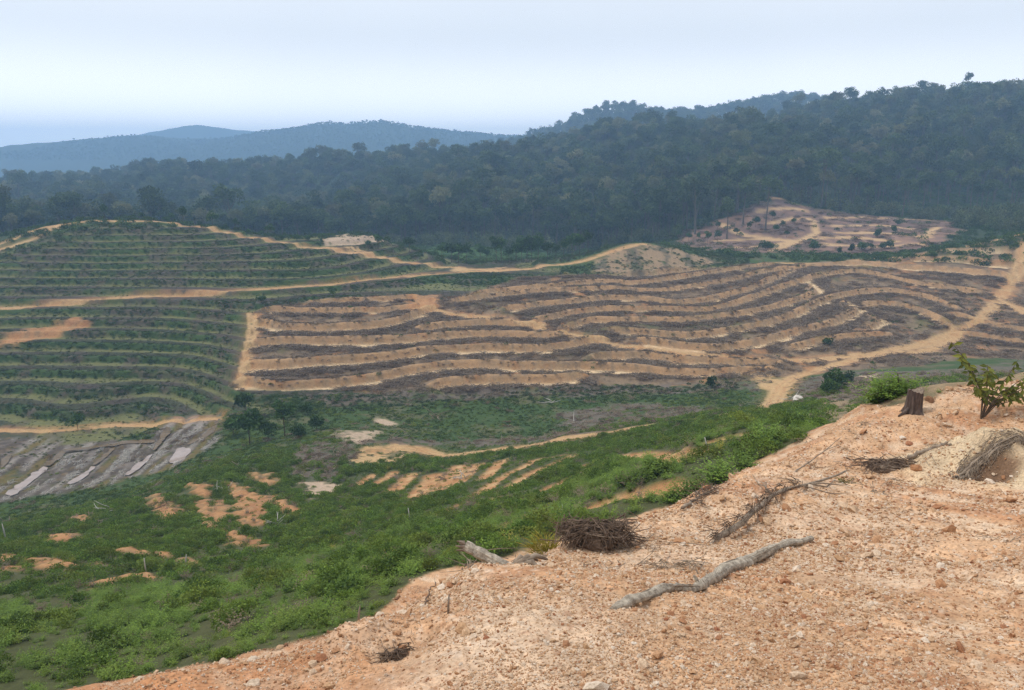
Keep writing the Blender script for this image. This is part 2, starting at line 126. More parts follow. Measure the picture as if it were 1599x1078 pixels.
ROADS=[(3.4,[(-28.3,209.1),(-26.1,209.8),(-22.8,210.3),(-20.3,209.9),(-17.5,209.1),(-14.1,208.2),(-11.5,207.7),(-8.6,207.2),(-5.6,206.5),(-2.6,205.6),(0.1,204.3),(2.9,202.2),(5.4,199.7),(7.7,197.3),(10.1,195.2),(12.5,193.4),(14.9,191.8),(17.2,190.4),(19.5,189.1),(21.8,187.7),(24.1,186.5),(26.3,185.4),(28.6,184.5),(30.9,183.9),(33.2,183.4),(35.5,183),(37.7,182.4),(39.8,181.6),(41.9,180.7),(44,179.7),(46.2,178.7),(48.3,177.9),(50.5,176.9),(52.7,176),(54.9,175),(57.1,174),(59.2,173.1),(61.3,172.2),(63.3,171.4),(65.4,170.6),(67.5,170),(69.6,169.7),(71.6,169.6),(73.8,169.7),(76.1,169.9),(78.7,170),(80.8,170),(83.1,170),(85.5,169.9),(88.1,170.2),(90.9,170.8),(93.7,172),(96.6,173.9),(102.5,179.5),(108.7,186.4),(113.9,192.4),(117.3,195.9)]),
(2.2,[(-144.9,213.6),(-143.5,214),(-141.5,214.4),(-139.2,215),(-136.6,215.6),(-133.8,216.2),(-131.1,216.7),(-128.5,217.2),(-126.1,217.7),(-123.7,218.2),(-121.2,218.7),(-118.8,219.2),(-116.3,219.8),(-113.9,220.3),(-111.4,220.7),(-108.8,221.1),(-106.2,221.3),(-103.6,221.5),(-100.9,221.6),(-98.2,221.7),(-95.6,221.8),(-92.9,221.9),(-90.2,222.1),(-87.6,222.2),(-84.9,222.5),(-82.3,222.8),(-79.7,223.3),(-77.2,223.9),(-74.8,224.7),(-72.1,225.8),(-69.5,227.2),(-66.9,228.8),(-64.3,230.4),(-61.7,232.1),(-58.9,233.7),(-56.4,235.2),(-53.8,236.8),(-51.1,238.5),(-48.4,240.2),(-45.8,242.1),(-43.3,244.2),(-41.1,246.2),(-37.4,249.5),(-34.1,252.1),(-31,254),(-28,255.5),(-24.4,256.9),(-21.3,257.9),(-18.2,259.3),(-14.5,262),(-10.8,265.1),(-8.2,267.2)]),
(3,[(-173.7,261.2),(-172.5,263.2),(-170.8,266),(-169.1,268.7),(-166.9,272.1),(-164.6,274.7),(-156.7,271.4),(-154.4,272.5),(-152.2,274.8),(-149.5,276.7),(-146.6,277),(-143.4,277),(-139.8,276.7),(-136.3,276.7),(-132.7,276.9),(-129,277.2),(-125.2,277.3),(-121.3,277.3),(-117.4,277.1),(-113.4,276.6),(-109.2,275.8),(-105.2,275.2),(-101.2,274.7),(-97.2,274),(-93.3,273.4),(-89.4,272.9),(-85.6,272.9),(-81.8,273.1),(-78,273.2),(-74.1,272.9),(-70.2,272.3),(-66.2,271.9),(-62.4,271.6),(-58.7,271.3),(-55,270.8),(-51.4,270.1),(-47.9,269.6),(-44.7,269.3),(-40.8,269.1),(-37.2,269.2),(-33.2,269.4),(-29.8,269.7),(-26.1,269.9),(-22.4,270.1),(-18.9,270),(-14.7,269.1),(-10.8,267.8),(-6.6,267),(-3,267.1),(0.9,267.4),(4.9,267.7),(8.6,268),(12.2,268.4),(15.8,269),(19.2,269.7),(22.3,270.4),(25.8,271.6),(28.8,272.9),(31.9,273.8),(35.2,274.6),(38.5,275.3),(41.5,276.1),(47.9,279.2)]),
(1.2,[(-72.2,206.5),(-70.3,201.3),(-68.3,195.2),(-67.2,190),(-66.2,185),(-65.1,180),(-64,175.2),(-62.1,167.1)]),
(1.4,[(-70,204.9),(-66.7,194.7),(-65.7,189.6),(-64.8,184.5),(-63.7,179.5),(-62.6,174.7),(-61,166.4)]),
(3.7,[(172.8,260),(169.4,255.1),(165.2,249),(160.8,243.2),(156,237.7),(150.6,231.9),(145,225.5),(139,218.6),(133.6,212.5),(128.9,207.4),(122.9,201.1),(117.1,195.8),(112.6,192.1),(107.9,188.3),(102.6,184.1),(99.2,181.2),(95.7,178.5),(92.2,175.8),(88.7,173.4),(85.5,171.1),(82.2,169.1),(79.1,167.4),(76,165.8),(73.2,164.5),(70.6,163.3),(67.7,162),(64.9,160.8),(62.5,159.5),(60.4,158.1),(54.8,149.8),(49.8,139),(37.2,105.3)]),
(4,[(145,225.5),(144.9,221.7),(144.6,216.4),(144.3,212.5)]),
(2.6,[(95.5,274.8),(98.8,274.5),(103.1,273.6),(105.6,272),(108.2,270),(111.2,269.3),(114.9,270.4),(119,272.4),(123.2,274.4),(127.4,276.3),(131.7,278.3),(135.3,278.9),(137.2,276.2),(138.6,272.9),(141.4,271.3),(144.8,271.6),(149,272.5),(153.3,273.4),(157.4,273.8),(160.5,273.7),(163.6,273.4),(166.5,272.8),(169.1,272.1),(171.4,271.6),(176.6,271.6),(180.4,272.4)]),
(2.2,[(-107.5,152.4),(-106.2,152.3),(-104.3,152.1),(-102.1,151.9),(-99.8,151.8),(-97.5,151.8),(-95.4,151.9),(-93.7,152.1),(-91.6,152.7),(-89.9,153.4),(-88.2,154.1),(-86,154.8),(-84.3,155),(-82.3,155),(-80.2,154.9),(-77.9,154.6),(-75.6,154.2),(-73.5,153.9),(-71.6,153.7),(-68.8,153.8),(-66.3,154.1),(-64.2,154.5),(-62.7,154.8)]),
(3.4,[(37.2,105.3),(35.9,104.7),(33.5,102.3),(30.8,100.1),(29.8,100.3),(28.7,100.9),(27.6,101.8),(26.4,102.8),(25.3,104),(24.4,105.7),(23.5,106.7),(21.7,105.9),(20.2,105),(18.8,104.4),(17.5,104.4),(16.2,104.6),(14.9,104.8),(13.6,105.2),(12.2,105.9),(11,106.6),(9.8,107.5),(8.5,108.5),(7.2,109.8),(6,111.6),(4.7,118.2),(3.1,120.5),(1.6,121.6),(0.1,122.2),(-1.8,122.6),(-3.6,122.6),(-5.4,122.4),(-7.2,121.9),(-9,121.3),(-10.7,121.2),(-13.1,123),(-15.5,124.8),(-17.7,125),(-19.8,124.3),(-21.9,122.3),(-23.5,120.6)]),
(2,[(-170.4,255.8),(-168.5,256.9),(-165.8,258.5),(-163,260.4),(-161.1,262.5),(-160.5,268.3),(-163.5,277.3)])]
PATCHES=[(1,[(-30.2,224.2),(-21.4,226.7),(-20.7,214.8),(-17.6,208.2),(-28.2,208)]),
(1,[(-136.2,199.1),(-132.3,192.6),(-124.6,196.6),(-118.9,201.8),(-115.9,205.6),(-120.1,207.6),(-128.1,202.9)]),
(0,[(-167.1,277.9),(-161.3,279.2),(-150.7,276.9),(-152.3,270.3),(-158.3,268)]),
(3,[(-69.6,284.8),(-68.7,296.4),(-59.4,299.3),(-52,299.3),(-47.6,294.2),(-56.1,281.5),(-67,278.3)]),
(0,[(-67.3,274.8),(-58.7,277),(-49.2,274.8),(-45,270),(-53.3,266.5),(-62.4,268)]),
(0,[(-21.8,260.9),(-18,270.3),(-2.2,271.6),(-6.5,261.7)]),
(5,[(27.2,258.5),(29.5,270.1),(36.8,275.6),(46.3,278),(55.7,278.6),(67,276.2),(75,271.3),(56.7,259.8),(43.2,256.7)]),
(0,[(51.8,163.6),(55.9,161),(60,157),(53.6,144.7),(32.7,91.4),(32.8,95.5),(50.3,142.3),(51.3,152.9)]),
(0,[(-25.6,112.9),(-24.2,121.6),(-20,125.9),(-16.6,120.7),(-19.2,114)]),
(3,[(-32.2,134.7),(-28.2,130.5),(-25.2,133),(-23.2,126.5),(-26,122.5),(-28.6,124.7)]),
(3,[(-27,145.3),(-25.2,147.2),(-22.9,143),(-24.3,138.4)]),
(2,[(-36.2,116.4),(-34.2,124.8),(-28.6,124.7),(-24.9,116.9),(-25.1,104.2),(-28.5,102.6),(-32.6,105.7)]),
(3,[(-30.3,101.7),(-27.7,103.1),(-24.5,101.3),(-23.7,94.4),(-25.4,91.2)]),
(2,[(-46.3,160.9),(-40.3,162.7),(-34.3,164.3),(-27.5,163.7),(-20.7,162.8),(-14,161.8),(-8.4,161.6),(-2.7,161.6),(2.9,161.8),(8.5,162.1),(14.2,162.3),(19.8,162.2),(25.4,162),(31,161.7),(36.5,161.2),(41.9,160.4),(47.6,158.6),(53,156.1),(50,149),(44.9,152),(39.3,154),(33.4,155.5),(27.4,156.6),(20.5,156.6),(13.7,156.3),(7.4,157),(1,157.6),(-5.5,158.2),(-11,158.1),(-16.5,158.1),(-22,157.9),(-27.5,157.5),(-34,155.9),(-40.4,154)]),
(2,[(-26.5,125.1),(-21.8,127.4),(-16.9,130.7),(-11.7,132.7),(-5.9,134.1),(0.1,133.6),(5.9,131.6),(11.7,132.4),(17.7,133.5),(23.8,135),(29.8,135.8),(36,136.6),(29.3,133.3),(22.3,126.5),(14.5,109.5),(9.7,108.7),(5.8,120.8),(0.8,125.4),(-4.4,126.1),(-9,127.6),(-13.5,127.2),(-17.8,125.5),(-22.1,125)]),
(2,[(7.8,146.9),(14.5,149.6),(21.3,151.8),(26.1,148.9),(30.6,145.2),(34.5,140.6),(37.6,133.9),(32,132.4),(26.4,130.5),(21.5,130.8),(16.6,131.4),(11.7,132.1)]),
(2,[(58.1,151.9),(67.5,155.8),(72.7,152.7),(77.6,149.3),(83.3,148.1),(90.2,149.1),(98.5,152.1),(109.9,159.4),(58.1,83.7),(55.6,85.3),(53.5,87.9),(51.7,91.4),(46.4,88.7),(41.6,86.6),(41.3,93.6),(41,102.1)]),
(3,[(69.6,147.2),(73,149),(65.5,131.1),(49,100.4)]),
(1,[(-53.3,103.8),(-51.3,103.7),(-46.1,96.3),(-40.6,87.2),(-42.4,85.9),(-47.9,95)]),
(1,[(-48.3,106.4),(-44.2,103.3),(-39.2,91.8),(-32.7,77),(-33.1,75.8),(-40.5,91.5),(-43.5,99.4)]),
(1,[(-40.3,95.9),(-38.5,95),(-33.4,82),(-33.2,78.3),(-37.4,88)]),
(1,[(-41.6,104.3),(-37.3,100.9),(-32.8,94.7),(-29.8,86.5),(-27.3,74.8),(-30.1,78),(-35.8,92.5)]),
(1,[(-32.2,95.5),(-25.6,84.7),(-24.1,79),(-27,82.8)]),
(1,[(-30.7,74.5),(-27.4,71.1),(-22.9,64),(-23.7,63.4),(-26.7,67.7)]),
(1,[(-39.3,107.7),(-36.2,106.1),(-32.9,100.7),(-35.3,101.5)]),
(1,[(-44.4,60.2),(-39.9,58.8),(-39,57.3),(-42.9,57.9)]),
(1,[(-45.7,64.3),(-42,62.8),(-36.4,60),(-37.1,58.3),(-40.8,60.4)]),
(1,[(-30.6,55.4),(-29.3,55.9),(-26.8,53.3),(-28,52.9)]),
(1,[(-31.2,62.9),(-27.1,59.4),(-25.8,57.5),(-27.7,58.5)]),
(1,[(-32,53),(-31.6,54),(-29.9,51.9),(-30.3,50.8)]),
(1,[(-60.9,96),(-57.8,94.7),(-53.2,89.4),(-56.7,91.8)]),
(1,[(-36.7,64.3),(-36.4,66.7),(-33,64.1),(-33.7,62.7)]),
(1,[(-38.2,106.8),(-35.9,107.2),(-33.1,102.4)]),
(1,[(-48.5,65.9),(-47.6,66.4),(-44.8,63.2),(-45.4,62)]),
(1,[(-56.1,82.9),(-53,82.9),(-47.2,77.1),(-48.9,75.3)])]
STRIPS=[(1.1,[(-20.56,105.66),(-21.22,99.61)]),
(1.3,[(-17.61,106.75),(-18.12,102.2),(-18.59,97.97)]),
(1.9,[(-14.61,104.38),(-14.86,96.33),(-15.18,90)]),
(2.2,[(-10.81,100.23),(-10.92,93.45),(-11.19,86.51),(-11.4,82.34)]),
(2.1,[(-7.77,106.71),(-7.97,98.2),(-8.32,89.74),(-8.61,85.13)]),
(1.8,[(-5.09,106.56),(-5.65,99.49),(-6.42,92.52),(-6.96,88.65)]),
(1.6,[(-1.36,105.17),(-2.53,94.33),(-3.55,87.18)]),
(1.2,[(-2.03,79.4),(-3.03,76.64),(-3.95,73.65)]),
(1.2,[(3.68,95.11),(2.78,93.36),(1.53,90.89),(0.27,88.21),(-0.73,85.82),(-2.04,81.55),(-2.79,78.51)]),
(1.6,[(7.71,89.8),(6.82,88.69),(5.57,87.15),(4.23,85.31),(3.02,83.31),(1.88,80.82),(0.77,77.68),(-0.15,74.52),(-0.75,72.17)]),
(1.3,[(-4.36,68.43),(-4.91,66.15),(-5.58,62.86),(-6.02,60.66)]),
(0.9,[(-1.66,64.47),(-2.74,59.89)]),
(1.1,[(6.02,69.68),(5.05,67.53),(3.77,64.02),(2.9,61.32)]),
(0.8,[(2.62,38.89),(2.28,39.33),(1.78,40.17),(1.22,41.15),(0.7,41.56),(0.1,39.88),(-0.37,37.05),(-0.66,35.13)]),
(1.6,[(8.11,77.36),(8.75,77.47),(9.67,77.76),(10.73,77.86),(11.79,77.4),(12.66,75.97),(13.21,73.55),(13.63,70.09),(13.91,66.31),(10.16,45.34),(10.2,43.17),(10.28,41.96)]),
(1.3,[(6.54,36.2),(6.88,36.21),(7.36,36.17),(7.76,35.92),(8.09,34.9),(8.28,34.02)]),
(1.2,[(4.32,36.57),(4.7,36.74),(5.26,36.88),(5.8,36.94),(6.17,36.94)]),
(1,[(12.54,45.62),(12.97,45.22),(13.61,44.83),(14.13,44.38),(14.34,42.86),(14.23,41.22)]),
(0.8,[(10.81,46.73),(11,45),(11.38,43.39),(11.69,42.45)]),
(0.8,[(1.75,95.61),(2.76,94.85),(4.21,93.72),(5.63,92.61),(6.58,91.86)])]
POOLS=[(0,[(-87.47,122.56),(-85.48,121.68),(-85.85,126.77),(-85.82,133.05),(-87.62,133.68),(-87.69,129.05)]),
(0,[(-78.21,125.64),(-76.91,125.15),(-76.56,128.7),(-77,133.07),(-78.22,132.9),(-77.83,129.1)]),
(0,[(-69.89,128.1),(-68.15,127.64),(-67.83,132.35),(-68.2,137.44),(-69.02,136.81),(-69.53,132.68)]),
(0,[(-62.84,130.87),(-59.79,128.83),(-60.3,136.03),(-63.43,138.19),(-63.37,134.57)]),
(1,[(-87.01,133.65),(-85.76,133.57),(-86.16,139.21),(-87.6,140.65),(-88.08,139.73)]),
(1,[(-87.6,140.65),(-86.22,139.53),(-80.24,140.99),(-75.56,141.95),(-70.56,142.4),(-71.26,143.93),(-76.28,143.44),(-81.01,142.46)]),
(1,[(-78.12,133.16),(-77.02,133.35),(-77.19,141.43),(-78.24,141.52)]),
(1,[(-68.88,138.14),(-68.19,138.53),(-69.88,149.64),(-71.74,150.22)]),
(1,[(-62.81,139.11),(-61.92,139.08),(-59.34,143.43),(-61.17,154.26),(-62.27,154.63),(-61,144.74)]),
(1,[(-96.83,135.95),(-94.05,131.63),(-94.16,133.65),(-95.78,138.5),(-96.76,138.5)])]
MUD=[(-111.8,146.9),(-106.5,146.7),(-100.9,146.2),(-95.5,145.9),(-89.2,143.9),(-81.4,144.8),(-73.8,143.8),(-71.5,156.6),(-64.5,156.5),(-60.4,153),(-56.8,138.2),(-57.8,131.4),(-58.5,125),(-63.8,125.8),(-68.3,125),(-72.2,123.7),(-75.9,122.3),(-80.7,120.2),(-84.7,117.3),(-87.5,112.3),(-98.5,127.9)]
BROWN=[(-70.9,206.3),(-63.2,211.8),(-55.9,220.4),(-47.5,222.1),(-38.9,223.3),(-30.3,225),(-18.7,221.7),(-9.7,233.2),(0.1,247.2),(8.5,250.6),(17.2,254.1),(26,257.2),(35.9,258.6),(45.8,259.6),(55.9,260.9),(66.8,265.2),(78.5,267.4),(90.5,270),(103.1,273.6),(115.6,276.3),(127.3,277),(138.1,275.7),(150.5,282),(159.6,282),(167.9,280.6),(172.6,273.7),(178.7,269.7),(187.7,269.9),(198.3,272.4),(208.2,273.7),(184.4,240.5),(174.2,225.3),(163.4,209.6),(150.6,191.6),(133,167.6),(127,167.5),(120.3,166.3),(112.9,163.9),(105.4,163),(98.5,163.2),(88,156.8),(79.8,153.8),(75,154.7),(70.3,156),(65.5,157.5),(60.7,158.9),(55.6,159.9),(47.9,157.3),(42.6,158.7),(37.1,159.7),(31.5,160.4),(25.7,160.8),(19.9,161.1),(14.1,161.3),(8.2,161.3),(2.3,161.2),(-3.6,161.3),(-9.5,161.5),(-15.5,162),(-21.7,162.6),(-27.9,163.1),(-34.1,163.3),(-39.7,162.9),(-45.2,162.3),(-50.8,162),(-61.3,165.5),(-65.7,184.2)]
GRAVEL=[(-16.53,20.28),(-15.96,20.78),(-15.37,21.32),(-14.74,21.86),(-13.81,22.1),(-12.68,22.03),(-11.41,21.67),(-10.16,21.28),(-8.99,20.98),(-7.94,20.88),(-7.23,21.19),(-6.53,21.61),(-5.83,22.09),(-5.17,22.97),(-4.44,23.78),(-3.93,26.57),(-2.98,26.96),(-2.02,27.49),(-0.25,28.18),(0.96,29.59),(2.29,31.11),(3.48,31.73),(4.69,32.16),(6.05,32.46),(7.35,32.46),(9.36,33.58),(11.58,34.15),(13.29,34.04),(16.39,37.21),(9.66,20.22),(10.03,19.11),(10.78,18.71),(11.95,19.64),(12.96,19.63),(21.25,30.36),(22.52,30.45),(23.66,30.37),(22.77,27.85),(14.82,17.29),(14.26,15.91),(13.87,14.81),(13.46,13.79),(12.21,12.4),(10.78,10.85),(9.08,9.06),(7.47,7.39),(6.61,6.48),(5.92,5.75),(5.33,5.13),(4.82,4.59),(4.32,4.08),(3.8,3.55),(3.64,3.54),(3.49,3.52),(3.34,3.51),(3.19,3.5),(3.05,3.49),(2.91,3.49),(2.78,3.5),(2.65,3.51),(2.52,3.52),(2.39,3.54),(2.26,3.55),(2.13,3.57),(2,3.59),(1.87,3.61),(1.74,3.63),(1.61,3.64),(1.47,3.65),(1.33,3.66),(1.19,3.67),(1.04,3.68),(0.9,3.68),(0.76,3.69),(0.61,3.7),(0.47,3.71),(0.33,3.72),(0.18,3.73),(0.03,3.75),(-0.11,3.78),(-0.27,3.81),(-0.42,3.86),(-0.58,3.91),(-0.74,3.97),(-0.92,4.04),(-1.09,4.11),(-1.28,4.18),(-1.46,4.24),(-1.64,4.29),(-1.83,4.32),(-2.01,4.35),(-2.2,4.39),(-2.4,4.45),(-2.61,4.51),(-2.84,4.59),(-12.23,18.57),(-13.35,19.14),(-14.47,19.63),(-15.53,20.01)]
CLEARING=[(78.4,384.7),(98.5,396.7),(115.4,405.4),(133.9,417.8),(147.5,438.7),(156.1,422),(165,408.5),(179.6,407.2),(193,403.5),(209.8,403.4),(222.9,397),(204.4,352.5),(177.5,318.2),(154.8,309.2),(142.7,310.8),(129.6,310.5),(113,300.8),(100.5,300.8),(89.2,300.8),(79.5,307.2)]
CLEAR_TRACKS=[[(86.9,325.6),(90.6,328.2),(96.1,332.1),(102.3,335.9),(108.4,338.9),(113.6,341.2),(119.2,344.1),(124.3,347),(129.3,349.5),(134.3,351.2),(138.4,352),(142.6,352.4),(146.8,352.5),(150.8,352.1),(154.5,351),(158,349),(161.3,345.8),(164.1,342.1),(166.3,338.7),(167.8,336.4)],
[(93.7,357.6),(97.2,357.8),(102.4,358.4),(108.1,358.8),(113.1,358.4),(117.5,356.4),(121.6,353.4),(125.1,350.4),(127.5,348.4)],
[(136.6,426.6),(142.1,429.4),(149.1,432.5),(152.5,424.9),(155,418.9)],
[(105.9,387.7),(107.3,378),(109.8,367.4),(114.8,362.1),(119.5,359.7)],
[(150.8,388.3),(142.9,362.6),(135.2,353.6),(126.6,346),(117.3,336.9),(108.2,324.2)],
[(160.7,397.4),(164.4,398.6),(169.3,399.7),(174.8,400.3),(180.6,400.4),(186.2,400.1),(191.2,399.6),(196.1,398.7),(201.6,398.3),(207.5,398.6),(212.7,398.3),(216.1,396.4),(217.6,393.2)],
[(157.1,379.8),(160.6,379.6),(165.6,379.3),(171,378.4),(176.1,377),(180.1,375.3),(184.8,371.7),(188.1,367.6),(190.1,364.5)],
[(153.4,362.8),(156.5,362),(160.8,360.9),(165.5,359.3),(170,357.2),(173.6,354.8),(176.9,350.9),(179.6,346.2),(181.5,341.7),(182.8,338.6)],
[(178.4,335.5),(189.3,349.8),(201.6,366.4)],
[(128.3,404.5),(132.7,405.6),(139.1,407.8),(145,409.8),(150.8,408.9),(154.2,407)],
[(126.4,382.1),(133.9,387.1),(142.7,392.9),(149.4,391.7)],
[(84,414.3),(85.6,396.8)],
[(139.1,341.1),(141.2,339.8),(144.1,337.9),(147.5,335.6),(151,333.2),(154.4,331.2),(158.3,329.7),(162.7,328.4),(167,327.2),(170.6,326),(173.1,325)]]
GREEN_CLEARING=[(-53.1,300.8),(-49.9,300.8),(-54.4,437.9),(-39.5,434),(-25.1,434),(-10.7,436.4),(3.8,438.1),(18.3,436.8),(27.3,406.8),(15.2,300.8),(0.1,300.8),(-9.9,300.8),(-20,300.8),(-30.1,300.8),(-40.1,300.8)]
FAR_BARE=[[(-554.3,892.1),(-531.9,896.6),(-515.2,896.6),(-451,759.5)],
[(-389.5,708.7),(-357.3,726.9),(-328,676.9),(-353.2,660.9)]]
SPOTS={'log':[(0.76,5.16),(1.15,5.59),(1.69,6.46),(2.42,7.9),(3,8.56),(3.55,9.09),(4.03,9.42)],
'stump':[(10.06,18.3)],
'root_clump':[(1.1,9.32)],
'root_clump_b':[(1.54,10.87)],
'driftroot':[(2.77,9.6),(3.21,10.02),(3.71,10.73),(4.21,11.51),(4.74,11.97),(5.63,12.8),(6.29,13.48)],
'root_c':[(2.68,11.15),(3.08,11.73),(3.48,12.05)],
'root_d':[(6.97,14.41),(7.75,14.95),(7.79,14.05)],
'mound':[(9.59,14.6)],
'branch_e':[(5.32,13.66),(6.71,16),(7.65,17.21),(7.95,17.56)],
'plank':[(8.35,15.19),(9.19,15.13)],
'broken_trunk':[(-0.13,7.16)],
'sapling':[(11.03,17.18)],
'dark_hollow':[(-0.88,5.06)],
'twig_a':[(-0.76,6.02),(-0.79,6.68),(-0.74,6.78)],
'twig_f':[(-1.49,5.24),(-1.42,5.36)],
'stones':[(5.91,8.18),(4.76,6.82),(2.19,5.17),(2.7,4.32),(2.2,4.18),(-0.56,6.04),(-0.26,5.13),(-0.18,4.73),(0.75,6.18),(-1.27,5.67),(1.96,5.5),(1.25,4.22),(2.38,5.05),(0.81,4.49),(0.4,4.13),(9.24,16.82),(9.2,17.04),(3.48,5.31),(0.37,5.56),(1.11,4.92),(-0.61,4.6),(2.54,6.55),(3.02,4.15),(1.46,4.84),(3.46,7.78)],
'edge_stones':[(-1.84,4.72),(-12.13,19.91),(-2.78,4.96),(-2.03,5.29),(-2.24,5.21),(-1.11,5.7),(0.13,7.09),(0.45,9.79),(0.07,7.13),(-0.64,6.99)],
'near_shrubs':[(6.91,38.38),(7.67,38.82),(6.19,39.23),(8.48,32.96),(7.99,32.74),(9.57,33.26),(10.81,33.55),(7.44,32.88),(12.65,35.61),(3.28,36.02),(2.47,33.72)],
'rim_shrub':[(10.26,20.01),(10.01,20.01),(10.6,20.01)],
'valley_bush':[(46.56,105.76),(61.17,134.58),(44.01,102.9)],
'grove':[(-53.9,140.42),(-47.96,132.3),(-44.29,131.97),(-41.63,132.93),(-37.86,129.99),(-36.4,135.54),(-51.99,147.94),(-44.85,148.14),(-42.06,149.97),(-54.96,150.87)],
'lone_bush':[(-91.2,152.63),(42.17,156.07),(74.74,177.39),(-52.73,222.97),(-70.13,212.39)],
'ridge_trees':[(-139,283.42),(-135.29,282.02),(-126.03,282.02),(-124.79,283.42),(-120.03,282.02),(-117.87,283.42),(-114.09,282.02),(-109.49,282.02),(-104.89,282.02),(-101.7,283.42),(-97.28,283.42),(-93.1,284.84),(-90.06,286.25),(-84.47,283.21),(-78.87,281.49),(-74.27,279.82),(-69.14,277.67),(-51.95,277.79),(-48.5,277.74),(-157.05,279.24),(-148.76,282.02)],
'saddle_trees':[(-38.17,286.25),(-22.63,286.25),(-20,286.25),(-17.13,286.25),(-5.87,286.25),(-3.95,286.25),(-1.08,286.25),(1.56,286.25),(3.71,286.25),(5.63,286.25),(7.3,286.25),(9.69,286.25),(13.28,286.25),(16.39,286.25),(19.25,286.25),(22.35,286.25),(25.21,286.25),(28.3,286.25),(-9.78,296.12),(-13.02,314.61),(-26.2,286.25)],
'clear_bushes':[(106.68,323),(111.05,330.53),(128.25,327.16),(141.66,320.44),(146.57,322.56),(151.31,324.2),(155.54,324.09),(159.31,324.13),(135.31,317.94),(164.63,347.8),(175.59,355.88),(188,377.57)],
'clear_trees':[(80.98,374.44),(83.42,364.53),(86.14,356.81),(88.73,349.37),(94.53,355.08),(100.89,362.46),(106.34,365.96),(113.86,371.11),(118.95,378.06),(121.6,371.46),(124.14,364.98),(129.44,370.12),(137.9,378.81),(129.62,387.33),(100.28,377.84),(89.43,377.85),(114.19,383.29),(126.59,356.07)],
'stakes':[(2.51,35.2),(-8.8,60.7),(-26.84,57),(-29.94,56.63),(-0.51,5.43),(-1.27,5.61),(-59.51,82.35),(11.25,41.48)],
'deadwood':[(-56.24,97.81),(-56.65,87.29),(-37.71,73.73),(-25.46,75.7),(-43.42,114.69),(-20.4,128.36),(8.12,153.46),(-8.38,161.72),(27.77,143.75),(12.43,140.56),(-32.43,110.22),(-29.47,118.71),(-41.25,100.78),(-15.74,150),(45.5,153.47),(-6.64,93.24),(-20.62,88.07),(-9.87,72.92),(39.72,103.19)],
'white_rock':[(-13.45,79.74),(40.16,103.19),(36.87,92.55)]}

# ---------------------------------------------------------------- numeric helpers
def hash01(ix, iy, seed):
    h = (ix.astype(np.int64) * 374761393 + iy.astype(np.int64) * 668265263 + seed * 974634777) & 0xffffffff
    h = ((h ^ (h >> 13)) * 1274126177) & 0xffffffff
    h = ((h ^ (h >> 16)) * 2246822519) & 0xffffffff
    return ((h ^ (h >> 15)) & 0xffffff) / float(0xffffff)

def vnoise(x, y, seed=0):
    ix, iy = np.floor(x), np.floor(y)
    fx, fy = x - ix, y - iy
    fx, fy = fx * fx * (3 - 2 * fx), fy * fy * (3 - 2 * fy)
    a, b = hash01(ix, iy, seed), hash01(ix + 1, iy, seed)
    c, d = hash01(ix, iy + 1, seed), hash01(ix + 1, iy + 1, seed)
    return ((a * (1 - fx) + b * fx) * (1 - fy) + (c * (1 - fx) + d * fx) * fy) * 2 - 1

def fbm(x, y, octaves=4, seed=0):
    s, amp, tot = 0.0, 1.0, 0.0
    for k in range(octaves):
        s = s + amp * vnoise(x, y, seed + k * 17)
        tot += amp
        amp *= 0.5
        x, y = (x * 0.8 - y * 0.6) * 2.03 + 11.3, (x * 0.6 + y * 0.8) * 2.03 + 5.7
    return s / tot

def sstep(a, b, v):
    t = np.clip((v - a) / (b - a), 0, 1)
    return t * t * (3 - 2 * t)

def log_polar(x, y):
    t = np.clip(np.arctan2(x, y), -0.95, 0.95)
    return np.stack([t, np.log(np.maximum(np.hypot(x, y), 0.6))], -1)

CT = np.array(CTRL)
_P = log_polar(CT[:, 0], CT[:, 1])

def _U(d2):
    return 0.5 * d2 * np.log(d2 + 1e-12)

def _fit():
    n = len(_P)
    K = _U(((_P[:, None] - _P[None]) ** 2).sum(-1)) + 2e-4 * np.eye(n)
    A = np.zeros((n + 3, n + 3))
    A[:n, :n] = K
    A[:n, n] = 1
    A[:n, n + 1:] = _P
    A[n, :n] = 1
    A[n + 1:, :n] = _P.T
    b = np.zeros(n + 3)
    b[:n] = CT[:, 2]
    return np.linalg.solve(A, b)

_W = _fit()

def polyline_distance(x, y, pts, reach):
    """(distance, signed side: + is left of the line's direction) for points within reach, others inf"""
    p = np.asarray(pts, float)
    d = np.full(x.shape, np.inf)
    s = np.zeros(x.shape)
    m = np.where((x > p[:, 0].min() - reach) & (x < p[:, 0].max() + reach) & (y > p[:, 1].min() - reach) & (y < p[:, 1].max() + reach))[0]
    if len(m) == 0:
        return d, s
    X, Y = x[m], y[m]
    dm, sm = np.full(len(m), np.inf), np.zeros(len(m))
    for i in range(len(p) - 1):
        ax, ay = p[i]
        bx, by = p[i + 1] - p[i]
        L = bx * bx + by * by + 1e-9
        t = np.clip(((X - ax) * bx + (Y - ay) * by) / L, 0, 1)
        ex, ey = X - ax - t * bx, Y - ay - t * by
        dd = np.hypot(ex, ey)
        k = dd < dm
        dm[k] = dd[k]
        sm[k] = np.sign(bx * ey - by * ex)[k]
    d[m], s[m] = dm, sm
    return d, s

